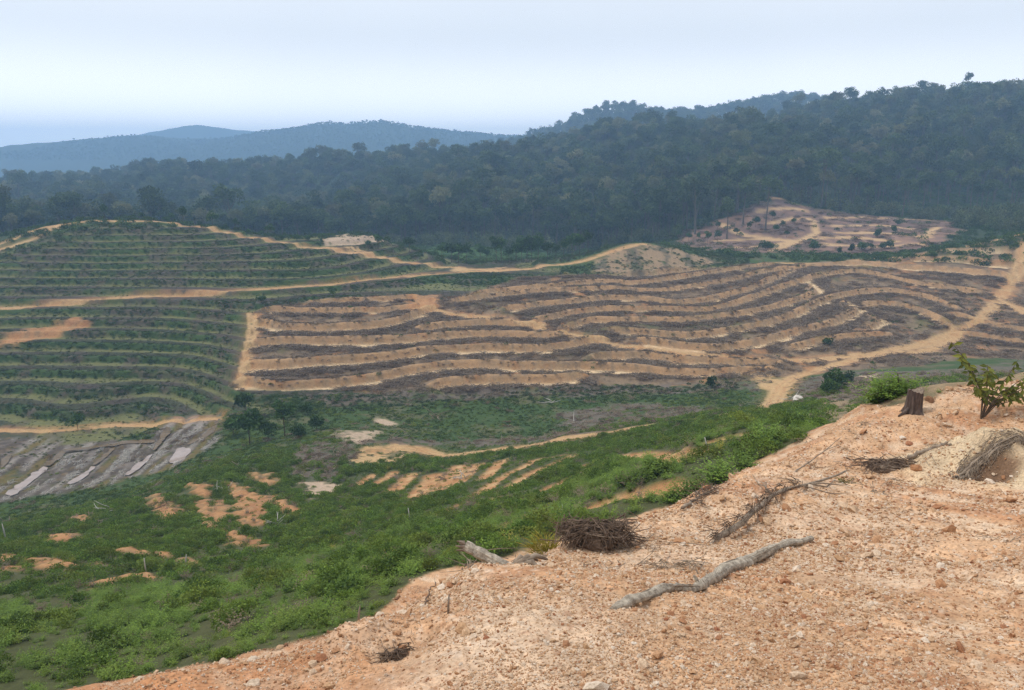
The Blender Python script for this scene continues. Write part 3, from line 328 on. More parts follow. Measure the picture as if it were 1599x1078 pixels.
def inside(x, y, pts):
    p = np.asarray(pts, float)
    out = np.zeros(x.shape, bool)
    m = np.where((x > p[:, 0].min()) & (x < p[:, 0].max()) & (y > p[:, 1].min()) & (y < p[:, 1].max()))[0]
    if len(m) == 0:
        return out
    X, Y = x[m], y[m]
    c = np.zeros(len(m), bool)
    q = np.roll(p, 1, 0)
    for (x1, y1), (x2, y2) in zip(p, q):
        if y1 == y2:
            continue
        c ^= ((y1 > Y) != (y2 > Y)) & (X < (x2 - x1) * (Y - y1) / (y2 - y1) + x1)
    out[m] = c
    return out

def soft_inside(x, y, pts, soft, wob=0.0, wl=1.0, seed=3, grow=0.0):
    """1 inside the outline, fading over 'soft' metres about a ragged edge"""
    p = np.asarray(pts, float)
    ins = inside(x, y, p)
    d, _ = polyline_distance(x, y, np.vstack([p, p[:1]]), soft * 3 + wob * 2)
    d = np.minimum(d, 1e3)
    sd = np.where(ins, d, -d)
    near = np.abs(sd) < soft * 3 + wob * 2
    if wob:
        n = np.zeros(x.shape)
        n[near] = fbm(x[near] / wl, y[near] / wl, 3, seed)
        sd = sd + wob * n
    return sstep(-soft, soft, sd + grow)

# ---------------------------------------------------------------- ground sheet: fine near the camera, coarse far away
th_in = np.arange(-0.74, 0.7401, 0.0031)
th_out = np.linspace(0.74, 2 * math.pi - 0.74, 46)[1:-1]
TH = np.concatenate([th_in, th_out])
def steps(a, b, s):
    return np.arange(math.log(a), math.log(b), s)
LR = np.concatenate([steps(0.8, 3, .04), steps(3, 13, .0062), steps(13, 100, .0068), steps(100, 300, .0025), steps(300, 480, .008), steps(480, 1100, .015), steps(1100, 4300, .015), [math.log(4300)]])
NT, NR = len(TH), len(LR)
tt, ll = np.meshgrid(TH, LR)
GX = (np.exp(ll) * np.sin(tt)).ravel()
GY = (np.exp(ll) * np.cos(tt)).ravel()
# smooth base from the survey points, via a medium grid and cubic-like resampling
bt = np.linspace(-0.95, 0.95, 300)
bl = np.linspace(math.log(0.6), math.log(9000), 620)
b1, b2 = np.meshgrid(bt, bl)
Q = np.stack([b1.ravel(), b2.ravel()], -1)
BASE = np.empty(len(Q))
for i in range(0, len(Q), 8000):
    q = Q[i:i + 8000]
    d2 = (q ** 2).sum(1)[:, None] + (_P ** 2).sum(1)[None] - 2 * q @ _P.T
    BASE[i:i + 8000] = _U(np.maximum(d2, 0)) @ _W[:-3] + _W[-3] + q @ _W[-2:]
BASE = BASE.reshape(b1.shape)

def catmull(f, p0, p1, p2, p3):
    return p1 + 0.5 * f * (p2 - p0 + f * (2 * p0 - 5 * p1 + 4 * p2 - p3 + f * (3 * (p1 - p2) + p3 - p0)))

def base_height(x, y):
    q = log_polar(x, y)
    a = np.clip((q[..., 0] - bt[0]) / (bt[1] - bt[0]), 1, len(bt) - 2.001)
    b = np.clip((q[..., 1] - bl[0]) / (bl[1] - bl[0]), 1, len(bl) - 2.001)
    i, j = np.minimum(a.astype(int), len(bt) - 3), np.minimum(b.astype(int), len(bl) - 3)
    fa, fb = a - i, b - j
    rows = [catmull(fa, BASE[j + k, i - 1], BASE[j + k, i], BASE[j + k, i + 1], BASE[j + k, i + 2]) for k in (-1, 0, 1, 2)]
    return catmull(fb, *rows)

R = np.hypot(GX, GY)
GZ = base_height(GX, GY)
# behind the camera the spur simply carries on, gently rising
back = sstep(0.74, 1.5, np.abs(np.arctan2(GX, GY)))
GZ = GZ * (1 - back) + back * (CAM_Z - 1.7 + 0.10 * np.minimum(R, 40) - 0.0 * R)

n = len(GX)
def zeros():
    return np.zeros(n)

# --- material layers, worked out where they lie on the ground
gravel = soft_inside(GX, GY, GRAVEL, 0.12, 0.35, 0.8, 5)
gravel = np.maximum(gravel, back * (R < 45))
brown = soft_inside(GX, GY, BROWN, 1.5, 3.0, 6.0, 6)
mud = soft_inside(GX, GY, MUD, 1.6, 4.0, 4.0, 7)
clearing = soft_inside(GX, GY, CLEARING, 3.0, 8.0, 14.0, 8)
green_clearing = soft_inside(GX, GY, GREEN_CLEARING, 3.0, 4.0, 10.0, 9)
n_big = fbm(GX / 22.0, GY / 22.0, 4, 21)
n_mid = fbm(GX / 5.0, GY / 5.0, 4, 31)
n_small = fbm(GX / 1.1, GY / 1.1, 4, 41)

def terrace_side(lines, reach):
    best = np.full(n, 1e3)
    for pts in lines:
        d, s = polyline_distance(GX, GY, pts, reach)
        k = d < np.abs(best)
        best[k] = (d * s)[k]
    return best

ts = terrace_side(TERRACES, 9.0)
tsw = ts + 0.55 * n_mid + 0.45 * n_small
tread_half = 0.8
on = np.abs(ts) < 9
# height profile across a terrace: level tread, cut bank uphill, heaped fill downhill
def profile(s, rise, drop):
    h = np.where(np.abs(s) < tread_half, -0.14 * s, 0)
    up = s >= tread_half
    h = np.where(up, -0.14 + rise * sstep(1.0, 2.3, s) * (1 - sstep(2.3, 6.0, s)) + 0.14 * sstep(1.0, 2.0, s), h)
    dn = s <= -tread_half
    h = np.where(dn, 0.14 * (1 - sstep(1.0, 5.0, -s)) + drop * sstep(1.0, 1.9, -s) * (1 - sstep(2.2, 5.0, -s)), h)
    return h
ter_h = np.where(on, profile(tsw, 1.35, 0.45), 0)
GZ += ter_h * np.clip(brown + 0.3, 0, 1)
# the left hill was benched long ago: one bench for every 1.5 m of height, now overgrown
hill_l = sstep(156, 166, R) * (1 - sstep(300, 312, R)) * (1 - sstep(0.0, 0.10, np.arctan2(GX, GY))) * (1 - brown)
ph = (base_height(GX, GY) + 0.30 * n_big + 0.08 * n_mid) / 1.75
os_ = np.where(hill_l > .3, (ph - np.floor(ph) - .5) * 8.0, 100.0)
osw = os_ + 0.35 * n_mid
GZ += np.where(os_ < 50, profile(osw, 1.0, 0.35), 0) * hill_l
strip = zeros()
strip_zone = zeros()
for w, pts in STRIPS:
    d, s = polyline_distance(GX, GY, pts, w * 3 + 2)
    d = np.minimum(d, 50)
    strip = np.maximum(strip, 1 - sstep(w * 0.42, w * 0.85, d + 0.35 * n_small))
    strip_zone = np.maximum(strip_zone, 1 - sstep(1.5, 3.5, d))
GZ += -0.25 * strip
road = zeros()
road_edge = zeros()
road_clear = zeros()
rut = zeros()
for w, pts in ROADS:
    d, s = polyline_distance(GX, GY, pts, w + 4)
    d = np.minimum(d, 50)
    road_clear = np.maximum(road_clear, 1 - sstep(w * .5 + 1.5, w * .5 + 4.5, d))
    road = np.maximum(road, 1 - sstep(w * 0.36, w * 0.62, d + 0.3 * n_small))
    rut = np.maximum(rut, np.exp(-((d - w * .2) / .32) ** 2) * (w > 2))
    road_edge = np.maximum(road_edge, (1 - sstep(w * 0.5, w * 0.5 + 2.6, d + 0.7 * n_mid)) * np.where(s > 0, 1, 0.35))
GZ -= 0.12 * road + .07 * rut * road
clear_track = zeros()
for pts in CLEAR_TRACKS:
    d, s = polyline_distance(GX, GY, pts, 7)
    d = np.minimum(d, 50)
    clear_track = np.maximum(clear_track, 1 - sstep(1.1, 3.0, d + 1.0 * n_mid))
patch = [zeros() for _ in range(6)]
patch_zone = zeros()
for k, pts in PATCHES:
    near = abs(np.mean([p[1] for p in pts])) < 125
    pk = soft_inside(GX, GY, pts, (.8 if k == 1 else .35) if near else 1.2, 1.5 if near else 2.6, 1.3 if near else 4.0, 50 + k, .12 if k == 1 and near else 0.0)
    patch[k] = np.maximum(patch[k], pk * (1 - (.45 if k == 1 else .85) * sstep(.12, .42, n_small + .5 * n_mid)))
    if k in (1, 3) and near:
        patch_zone = np.maximum(patch_zone, soft_inside(GX, GY, pts, 1.6))
far_bare = zeros()
for pts in FAR_BARE:
    far_bare = np.maximum(far_bare, soft_inside(GX, GY, pts, 8, 14, 20, 61))
pool = zeros()
for k, pts in POOLS:
    pool = np.maximum(pool, soft_inside(GX, GY, pts, 0.5, 0.3, 1.5, 71))

# --- relief noise
amp = np.clip(R / 120.0, 0.05, 1.0)
hill_far = sstep(1800, 2800, R)
fold = sstep(440, 620, R) * (1 - sstep(1700, 2000, R))
GZ += fold * (9 * fbm(GX / 170, GY / 170, 3, 83) + 4 * fbm(GX / 50, GY / 50, 2, 84))
GZ += (0.9 * n_big * sstep(20, 140, R) * (1 - 0.8 * mud) * (1 - sstep(280, 420, R) * 0.0)
       + 0.22 * n_mid * sstep(12, 60, R) * (1 - 0.8 * mud) * (1 - 0.6 * road)
       + 0.07 * n_small * sstep(6, 40, R) * (1 - road))
GZ += hill_far * (9 * fbm(GX / 420, GY / 420, 5, 81) + 4 * fbm(GX / 60, GY / 60, 3, 82))
# gravel slope: rain rills, clods and grit
nearg = np.where((R < 48) & (gravel > 0.01))[0]
gx, gy = GX[nearg], GY[nearg]
rill = fbm((gx * 0.80 + gy * 0.60) / 0.9, (gy * 0.8 - gx * 0.6) / 3.2, 4, 91)
clod = fbm(gx / 0.33, gy / 0.33, 4, 92)
grit = fbm(gx / 0.07, gy / 0.07, 3, 93)
lump = fbm(gx / 1.7, gy / 1.7, 3, 94)
edge_band = gravel[nearg] * (1 - sstep(0.0, 1.0, gravel[nearg])) * 4
GZ[nearg] += gravel[nearg] * ((0.075 * sstep(0, .3, np.abs(rill)) - .045 + 0.13 * lump) * sstep(2, 8, R[nearg]) + 0.042 * clod + 0.014 * grit)
# mounds and hollows on the spur
def bump(cx, cy, rad, hgt, rough=0.3):
    global GZ
    d = np.hypot(GX - cx, GY - cy)
    k = np.where(d < rad * 2.2)[0]
    dd = d[k] / rad * (1 + rough * fbm(GX[k] / (rad * .5), GY[k] / (rad * .5), 3, 99))
    GZ[k] += hgt * np.exp(-dd * dd * 1.6) * (1 + 0.25 * fbm(GX[k] / (rad * .22), GY[k] / (rad * .22), 3, 98))
mx, my = SPOTS['mound'][0]
bump(mx, my, 1.25, 0.80)
bump(mx + 1.5, my + 0.5, 1.0, 0.40)
bump(mx - 0.35, my - 0.78, 0.42, -0.34)
hx, hy = SPOTS['dark_hollow'][0]
bump(hx, hy, 0.35, -0.14)
bump(hx - 0.35, hy + 0.35, 0.4, 0.16)
for q in ((560, 0),):
    pass
# red-earth heaps left of the near slope are little hummocks
GZ += patch[1] * sstep(40, 70, R) * (1 - sstep(120, 150, R)) * (0.42 + 0.2 * n_mid - .75 * np.clip(.35 - np.abs(fbm(GX / 2.4, GY / 9.0, 3, 97)), 0, 1) + .12 * n_small)
# puddle beds lie low and level
GZ -= 0.35 * pool

# --- colour of the ground itself
def C3(r, g, b):
    return np.array([r, g, b])
def mix(c, new, f):
    return c * (1 - f[:, None]) + new * f[:, None]
v1 = 0.5 + 0.5 * n_mid
v2 = 0.5 + 0.5 * n_small
SOIL_TAN, SOIL_ORANGE, SOIL_RED = C3(.52, .345, .175), C3(.42, .215, .095), C3(.40, .175, .075)
DEBRIS, GREEN, DRY = C3(.085, .060, .042), C3(.050, .085, .026), C3(.15, .12, .075)
colr = np.tile(GREEN, (n, 1))
colr = mix(colr, DRY, sstep(0.05, 0.5, n_mid + 0.4 * n_small) * 0.55)
colr = mix(colr, C3(.075, .078, .032), 0.85 * (1 - sstep(100, 135, R)))
left_hill = hill_l
rim_dry = sstep(.35, .42, np.arctan2(GX, GY)) * (1 - sstep(95, 130, R)) * (1 - gravel)
colr = mix(colr, mix(np.tile(C3(.30, .215, .13), (n, 1)), C3(.12, .105, .06), sstep(-.2, .4, n_mid + n_small)), rim_dry * .9)
colr = mix(colr, C3(.085, .068, .058), left_hill * sstep(-0.1, 0.5, n_mid + 0.5 * n_big + 0.3 * n_small) * 0.8)
colr = mix(colr, C3(.15, .15, .062), (np.abs(osw) < 1.2 + .7 * n_big) * (0.92 - .55 * sstep(-.1, .4, n_mid + .4 * n_big)))
colr = mix(colr, C3(.065, .052, .046), left_hill * ((osw < -1.1) & (osw > -3.6)) * 0.6)
# brown terraces
deb = np.tile(C3(.23, .165, .105), (n, 1))
deb = mix(deb, DEBRIS, sstep(-0.25, 0.35, n_small + .6 * n_mid) * .8)
deb = mix(deb, DEBRIS, sstep(-3.2, -2.6, tsw) * (1 - sstep(-1.1, -.7, tsw)) * .75)
deb = mix(deb, SOIL_ORANGE * 0.9, sstep(0.15, 0.55, n_mid + 0.5 * n_small) * 0.75)
bank = sstep(0.4, 0.9, tsw) * (1 - sstep(1.7, 3.4, tsw + 1.2 * n_mid + .7 * n_small))
deb = mix(deb, mix(np.tile(C3(.42, .255, .13), (n, 1)), C3(.50, .345, .195), sstep(-0.2, 0.5, n_small + n_mid)), bank * np.clip(0.72 - 0.8 * n_small - .4 * n_mid, 0.1, .92))
tread = (1 - sstep(0.65, 1.2, np.abs(tsw))) * (0.72 + 0.28 * sstep(-.3, .3, n_small))
deb = mix(deb, C3(.66, .49, .295), tread * 0.97)
deb = mix(deb, GREEN * 1.1, brown * sstep(0.25, 0.6, n_big + 0.4 * n_mid) * (1 - tread) * (1 - bank) * 0.5)
colr = mix(colr, deb[:, :] if False else deb, brown)
# far clearing
cl = np.tile(C3(.16, .105, .085), (n, 1))
cl = mix(cl, C3(.30, .18, .12), sstep(0.0, 0.5, n_mid + 0.4 * n_big) * 0.7)
cl = mix(cl, SOIL_TAN, clear_track * 0.9)
colr = mix(colr, cl, clearing)
forest_floor = sstep(300, 330, R) * (1 - clearing) * (1 - green_clearing)
colr = mix(colr, C3(.035, .052, .022), forest_floor)
colr = mix(colr, C3(.06, .12, .03), green_clearing)
colr = mix(colr, C3(.30, .19, .12), far_bare * 0.8)
# valley mud, ridged in the direction of the old ditches
_pd = np.array(POOLS[0][1])
_pc = _pd - _pd.mean(0)
_ax = np.linalg.svd(_pc, full_matrices=False)[2][0]
MUD_DIR = math.atan2(_ax[1], _ax[0])
m_al, m_ac = GX * _ax[0] + GY * _ax[1], -GX * _ax[1] + GY * _ax[0]
m_n = .75 * fbm(m_al / 7.0, m_ac / 1.3, 4, 111) + .28 * np.sin(2 * math.pi * (m_ac + .8 * n_mid) / 3.3)
colr = mix(colr, mix(mix(np.tile(C3(.088, .070, .058), (n, 1)), C3(.165, .14, .125), sstep(-.1, 0.4, n_small + m_n)), C3(.32, .285, .25), sstep(.2, .5, m_n + .4 * n_mid - .5 * n_small) * .65), mud * 0.95)
colr = mix(colr, C3(.09, .115, .035), mud * sstep(0.1, 0.4, .6 * n_mid - .7 * m_n) * 0.85)
colr = mix(colr, C3(.17, .105, .045), mud * sstep(0.2, 0.45, n_mid * .5 - m_n + .3 * n_small) * .6)
# patches
colr = mix(colr, mix(np.tile(C3(.15, .12, .10), (n, 1)), GREEN, sstep(0.05, 0.5, n_mid)), patch[2] * 0.85)
colr = mix(colr, SOIL_TAN, patch[0] * 0.9)
colr = mix(colr, mix(np.tile(SOIL_ORANGE, (n, 1)), C3(.50, .31, .16), sstep(-0.3, 0.6, n_small + 0.5 * n_mid) * 0.6), patch[1] * 0.95)
colr = mix(colr, C3(.26, .125, .06), patch[1] * sstep(.18, .34, .35 - np.abs(fbm(GX / 2.4, GY / 9.0, 3, 97))) * .7)
colr = mix(colr, C3(.50, .37, .27), patch[3] * 0.85)
kn = 0.5 + 0.5 * np.sin(GX * 0.62 + 2.5 * n_big + 1.2 * n_mid)
colr = mix(colr, mix(np.tile(C3(.30, .21, .13), (n, 1)), C3(.10, .09, .065), sstep(0.45, 0.85, kn + 0.5 * n_mid + .5 * n_small) * 0.9), patch[5] * 0.95)
colr = mix(colr, mix(np.tile(SOIL_ORANGE, (n, 1)), SOIL_TAN, sstep(-0.2, 0.5, n_small) * 0.8), strip * 0.95)
colr = mix(colr, SOIL_ORANGE, road_edge * (1 - road) * 0.55 * (1 - sstep(0.0, 0.5, n_small)))
colr = mix(colr, mix(np.tile(SOIL_TAN * .95, (n, 1)), SOIL_ORANGE, np.clip(rut * .5 + sstep(0, .6, n_mid + n_small) * .5, 0, .8)), road * np.clip(.92 - .5 * sstep(.2, .6, n_small), 0, 1))
# gravel
gv = np.tile(C3(.54, .33, .19), (n, 1))
gi = np.where(gravel > 0.001)[0]
g1 = fbm(GX[gi] / 2.4, GY[gi] / 2.4, 4, 101)
g2 = fbm(GX[gi] / 0.5, GY[gi] / 0.5, 4, 102)
g3 = fbm(GX[gi] / 0.06, GY[gi] / 0.06, 3, 103)
sub = gv[gi]
sub = mix(sub, C3(.61, .45, .315), sstep(-0.05, 0.5, g1) * 0.75)
sub = mix(sub, C3(.38, .175, .085), sstep(0.05, 0.45, -g1 + 0.6 * g2) * 0.6)
sub = mix(sub, C3(.33, .15, .08), sstep(0.2, 0.6, g3 + 0.3 * g2) * 0.55)
sub = mix(sub, C3(.62, .50, .39), sstep(0.2, 0.6, -g3 + 0.2 * g2) * 0.6)
lf = sstep(-0.2, -0.45, np.arctan2(GX[gi], GY[gi]) + 0.06 * g1)
sub = mix(sub, C3(.42, .20, .095), sstep(0.0, 1.0, np.clip(-0.06 - np.arctan2(GX[gi], GY[gi]), 0, .3) / 0.26) * 0.75)
rl = np.zeros(n)
rl[nearg] = np.abs(rill)
sub = mix(sub, C3(.64, .50, .36), (1 - sstep(.03, .14, rl[gi])) * (rl[gi] > 0) * sstep(3, 7, R[gi]) * .55)
gd = np.hypot(GX[gi] - mx, GY[gi] - my)
sub = mix(sub, C3(.58, .46, .30), (1 - sstep(1.2, 2.0, gd + .4 * g2)) * .8)
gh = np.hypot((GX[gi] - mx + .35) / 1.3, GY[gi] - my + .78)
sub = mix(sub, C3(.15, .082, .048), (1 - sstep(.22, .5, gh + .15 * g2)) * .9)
ge = np.clip(1 - np.abs(gravel[gi] - .55) / .5, 0, 1)
sub = mix(sub, C3(.24, .135, .08), ge * sstep(-.2, .4, g2 + g1) * .8)
gv[gi] = sub
colr = mix(colr, gv, gravel)
colr = np.clip(colr * (1 + 0.10 * n_small[:, None]), 0.004, 0.9)

veg_block = np.maximum.reduce([gravel, road, patch[0], patch[1], patch[3], strip, pool])

# --- mesh
V = np.stack([GX, GY, GZ], -1)
centre = np.array([[0, 0, CAM_Z - 1.68]])
idx = np.arange(NR * NT).reshape(NR, NT)
nxt = np.roll(idx, -1, 1)
quads = np.stack([idx[:-1], nxt[:-1], nxt[1:], idx[1:]], -1).reshape(-1, 4)[:, ::-1]
fan = np.stack([np.full(NT, NR * NT), nxt[0], idx[0]], -1)[:, ::-1]

def fast_mesh(name, verts, faces_list):
    """faces_list: arrays of (k, corners)"""
    me = bpy.data.meshes.new(name)
    verts = np.asarray(verts, np.float32)
    me.vertices.add(len(verts))
    me.vertices.foreach_set('co', verts.ravel())
    loops = np.concatenate([np.asarray(f).ravel() for f in faces_list]).astype(np.int32)
    tot = np.concatenate([np.full(len(f), np.asarray(f).shape[1]) for f in faces_list])
    start = np.concatenate([[0], np.cumsum(tot)[:-1]]).astype(np.int32)
    me.loops.add(len(loops))
    me.loops.foreach_set('vertex_index', loops)
    me.polygons.add(len(tot))
    me.polygons.foreach_set('loop_start', start)
    me.update(calc_edges=True)
    me.validate()
    return me

def add_attr(me, name, arr, kind='FLOAT'):
    a = me.attributes.new(name, kind, 'POINT')
    if kind == 'FLOAT':
        a.data.foreach_set('value', np.asarray(arr, np.float32))
    elif kind == 'INT':
        a.data.foreach_set('value', np.asarray(arr, np.int32))
    elif kind == 'FLOAT_VECTOR':
        a.data.foreach_set('vector', np.asarray(arr, np.float32).ravel())
    elif kind == 'FLOAT_COLOR':
        a.data.foreach_set('color', np.asarray(arr, np.float32).ravel())

# ---------------------------------------------------------------- materials
def new_mat(name):
    m = bpy.data.materials.new(name)
    m.use_nodes = True
    nt = m.node_tree
    nt.nodes.clear()
    out = nt.nodes.new('ShaderNodeOutputMaterial')
    bs = nt.nodes.new('ShaderNodeBsdfPrincipled')
    nt.links.new(bs.outputs[0], out.inputs['Surface'])
    bs.inputs['Specular IOR Level'].default_value = 0.25
    bs.inputs['Roughness'].default_value = 0.9
    return m, nt, bs

def node(nt, kind, **kw):
    nd = nt.nodes.new(kind)
    for k, v in kw.items():
        setattr(nd, k, v)
    return nd

def ramp(nt, fac, stops):
    r = nt.nodes.new('ShaderNodeValToRGB')
    el = r.color_ramp.elements
    while len(el) < len(stops):
        el.new(0.5)
    for e, (p, c) in zip(el, stops):
        e.position = p
        e.color = (*c, 1)
    nt.links.new(fac, r.inputs[0])
    return r.outputs[0]

def noise(nt, scale, detail=4, coord='Object', rough=0.55):
    tc = nt.nodes.new('ShaderNodeTexCoord')
    no = nt.nodes.new('ShaderNodeTexNoise')
    no.inputs['Scale'].default_value = scale
    no.inputs['Detail'].default_value = detail
    no.inputs['Roughness'].default_value = rough
    nt.links.new(tc.outputs[coord], no.inputs['Vector'])
    return no.outputs['Fac']

def mulcol(nt, a, b, fac=1.0, mode='MULTIPLY'):
    m = nt.nodes.new('ShaderNodeMix')
    m.data_type = 'RGBA'
    m.blend_type = mode
    if isinstance(fac, float):
        m.inputs[0].default_value = fac
    else:
        nt.links.new(fac, m.inputs[0])
    for s, i in ((a, 6), (b, 7)):
        if isinstance(s, tuple):
            m.inputs[i].default_value = (*s, 1)
        else:
            nt.links.new(s, m.inputs[i])
    return m.outputs[2]

def bump_node(nt, h, bs, strength=0.5, dist=0.02):
    b = nt.nodes.new('ShaderNodeBump')
    b.inputs['Strength'].default_value = strength
    b.inputs['Distance'].default_value = dist
    nt.links.new(h, b.inputs['Height'])
    nt.links.new(b.outputs[0], bs.inputs['Normal'])

def ground_material():
    m, nt, bs = new_mat('earth')
    at = node(nt, 'ShaderNodeAttribute', attribute_name='soil_colour')
    f1 = noise(nt, 26.0, 6)
    c1 = ramp(nt, f1, [(0.28, (0.62, 0.58, 0.55)), (0.5, (1.0, 1.0, 1.0)), (0.72, (1.28, 1.25, 1.2))])
    f2 = noise(nt, 2.2, 8, rough=0.7)
    c2 = ramp(nt, f2, [(0.3, (0.72, 0.70, 0.68)), (0.5, (1.0, 1.0, 1.0)), (0.7, (1.22, 1.2, 1.17))])
    c = mulcol(nt, at.outputs['Color'], c1)
    c = mulcol(nt, c, c2)
    nt.links.new(c, bs.inputs['Base Color'])
    bs.inputs['Roughness'].default_value = 0.95
    bs.inputs['Specular IOR Level'].default_value = 0.15
    h = noise(nt, 60.0, 6)
    bump_node(nt, h, bs, 0.6, 0.012)
    return m

ground_me = fast_mesh('ground', np.vstack([V, centre]), [quads, fan])
cc = np.ones((n + 1, 4))
cc[:n, :3] = colr
cc[n, :3] = (.53, .325, .185)
add_attr(ground_me, 'soil_colour', cc, 'FLOAT_COLOR')
ground_me.polygons.foreach_set('use_smooth', np.ones(len(ground_me.polygons), bool))
ground = bpy.data.objects.new('ground', ground_me)
ground['kind'] = 'structure'
ground_me.materials.append(ground_material())
COL.objects.link(ground)

# --- reading the ground back at any point
TH_IN = len(th_in)
def grid_pos(x, y):
    a = (np.arctan2(x, y) - th_in[0]) / (th_in[1] - th_in[0])
    b = np.interp(np.log(np.maximum(np.hypot(x, y), 0.81)), LR, np.arange(NR))
    return np.clip(a, 0, TH_IN - 1.001), np.clip(b, 0, NR - 1.001)

def at_ground(arr, x, y):
    x, y = np.asarray(x, float), np.asarray(y, float)
    g = arr.reshape(NR, NT)
    a, b = grid_pos(x, y)
    i, j = a.astype(int), b.astype(int)
    fa, fb = a - i, b - j
    return (g[j, i] * (1 - fa) + g[j, i + 1] * fa) * (1 - fb) + (g[j + 1, i] * (1 - fa) + g[j + 1, i + 1] * fa) * fb

def gz(x, y):
    return float(at_ground(GZ, np.array([x]), np.array([y]))[0])

# ---------------------------------------------------------------- plant, wood and stone materials
def leaf_material(name, dark, light, extra, tint_strength=1.0, rough=0.6, trans=0.25):
    m, nt, bs = new_mat(name)
    ti = node(nt, 'ShaderNodeAttribute', attribute_name='tint', attribute_type='INSTANCER')
    lv = node(nt, 'ShaderNodeAttribute', attribute_name='leaf_tone')
    oi = node(nt, 'ShaderNodeObjectInfo')
    c = ramp(nt, lv.outputs['Fac'], [(0.0, dark), (1.0, light)])
    s = nt.nodes.new('ShaderNodeSeparateColor')
    nt.links.new(ti.outputs['Color'], s.inputs[0])
    mx = nt.nodes.new('ShaderNodeMix')
    mx.data_type = 'RGBA'
    nt.links.new(s.outputs[0], mx.inputs[0])
    nt.links.new(c, mx.inputs[6])
    mx.inputs[7].default_value = (*extra, 1)
    mp = nt.nodes.new('ShaderNodeMapRange')
    mp.inputs[3].default_value = 0.72
    mp.inputs[4].default_value = 1.30
    nt.links.new(oi.outputs['Random'], mp.inputs[0])
    cb = nt.nodes.new('ShaderNodeCombineColor')
    for k in range(3):
        nt.links.new(mp.outputs[0], cb.inputs[k])
    c = mulcol(nt, mx.outputs[2], cb.outputs[0])
    nt.links.new(c, bs.inputs['Base Color'])
    bs.inputs['Roughness'].default_value = rough
    bs.inputs['Specular IOR Level'].default_value = 0.2
    if trans > 0:
        tr = nt.nodes.new('ShaderNodeBsdfTranslucent')
        nt.links.new(c, tr.inputs[0])
        ms = nt.nodes.new('ShaderNodeMixShader')
        ms.inputs[0].default_value = trans
        nt.links.new(bs.outputs[0], ms.inputs[1])
        nt.links.new(tr.outputs[0], ms.inputs[2])
        out = [x for x in nt.nodes if x.type == 'OUTPUT_MATERIAL'][0]
        nt.links.new(ms.outputs[0], out.inputs['Surface'])
    return m

def wood_material(name, dark, light, scale=(3, 3, 30), bump=0.5):
    m, nt, bs = new_mat(name)
    tc = node(nt, 'ShaderNodeTexCoord')
    mp = node(nt, 'ShaderNodeMapping')
    mp.inputs['Scale'].default_value = scale
    no = node(nt, 'ShaderNodeTexNoise')
    no.inputs['Scale'].default_value = 1.0
    no.inputs['Detail'].default_value = 7
    no.inputs['Roughness'].default_value = 0.65
    nt.links.new(tc.outputs['Object'], mp.inputs[0])
    nt.links.new(mp.outputs[0], no.inputs['Vector'])
    mid = tuple((a + b) / 2 for a, b in zip(dark, light))
    c = ramp(nt, no.outputs['Fac'], [(0.30, dark), (0.5, mid), (0.68, light)])
    nt.links.new(c, bs.inputs['Base Color'])
    bump_node(nt, no.outputs['Fac'], bs, bump, 0.02)
    return m

def stone_material(name, stops):
    m, nt, bs = new_mat(name)
    oi = node(nt, 'ShaderNodeObjectInfo')
    c = ramp(nt, oi.outputs['Random'], stops)
    f = noise(nt, 3.0, 5)
    c2 = ramp(nt, f, [(0.3, (.72, .68, .64)), (0.7, (1.15, 1.12, 1.1))])
    nt.links.new(mulcol(nt, c, c2), bs.inputs['Base Color'])
    bump_node(nt, noise(nt, 9.0, 5), bs, 0.4, 0.05)
    return m

M = {
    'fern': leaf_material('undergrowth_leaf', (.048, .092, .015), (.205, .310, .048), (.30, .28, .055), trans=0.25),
    'creeper': leaf_material('creeper_leaf', (.030, .056, .018), (.085, .145, .040), (.10, .080, .066), trans=0.15),
    'forest': leaf_material('forest_leaf', (.022, .044, .015), (.115, .160, .050), (.29, .26, .13), trans=0.14),
    'shrub': leaf_material('shrub_leaf', (.022, .050, .014), (.085, .155, .035), (.13, .15, .04), trans=0.2),
    'dry': leaf_material('dry_leaf', (.085, .060, .040), (.19, .14, .095), (.27, .20, .13), trans=0.05),
    'yellow': leaf_material('yellow_grass_leaf', (.20, .17, .03), (.42, .36, .06), (.3, .3, .06)),
    'sapling': leaf_material('sapling_leaf', (.055, .075, .016), (.19, .20, .035), (.2, .16, .04), trans=0.3),
    'bark': wood_material('forest_bark', (.06, .05, .038), (.17, .15, .115), (2, 2, .4)),
    'stem': wood_material('shrub_stem', (.06, .045, .03), (.15, .11, .08)),
    'log': wood_material('weathered_log', (.13, .10, .075), (.58, .50, .39), (16, 16, 16), .9),
    'root': wood_material('dead_root', (.06, .04, .028), (.22, .15, .105), (12, 12, 12)),
    'grey_root': wood_material('bleached_root', (.135, .10, .072), (.37, .29, .215), (10, 10, 10)),
    'stump': wood_material('charred_stump', (.035, .026, .022), (.15, .105, .085), (14, 14, 4)),
    'cut': wood_material('cut_wood', (.14, .10, .075), (.30, .23, .17), (18, 18, 18)),
    'white_wood': wood_material('bleached_stick', (.30, .27, .23), (.62, .58, .52), (8, 8, 8)),
    'pebble': stone_material('gravel_pebble', [(0.0, (.34, .15, .075)), (0.12, (.45, .24, .125)), (0.4, (.55, .35, .20)), (0.7, (.63, .46, .31)), (1.0, (.74, .63, .51))]),
    'pale_stone': stone_material('pale_stone', [(0.0, (.58, .42, .29)), (0.5, (.66, .54, .41)), (1.0, (.76, .68, .58))]),
    'red_stone': stone_material('rusty_stone', [(0.0, (.32, .12, .06)), (1.0, (.45, .22, .12))]),
    'white_rock': stone_material('white_rock', [(0.0, (.62, .58, .52)), (1.0, (.74, .70, .64))]),
}

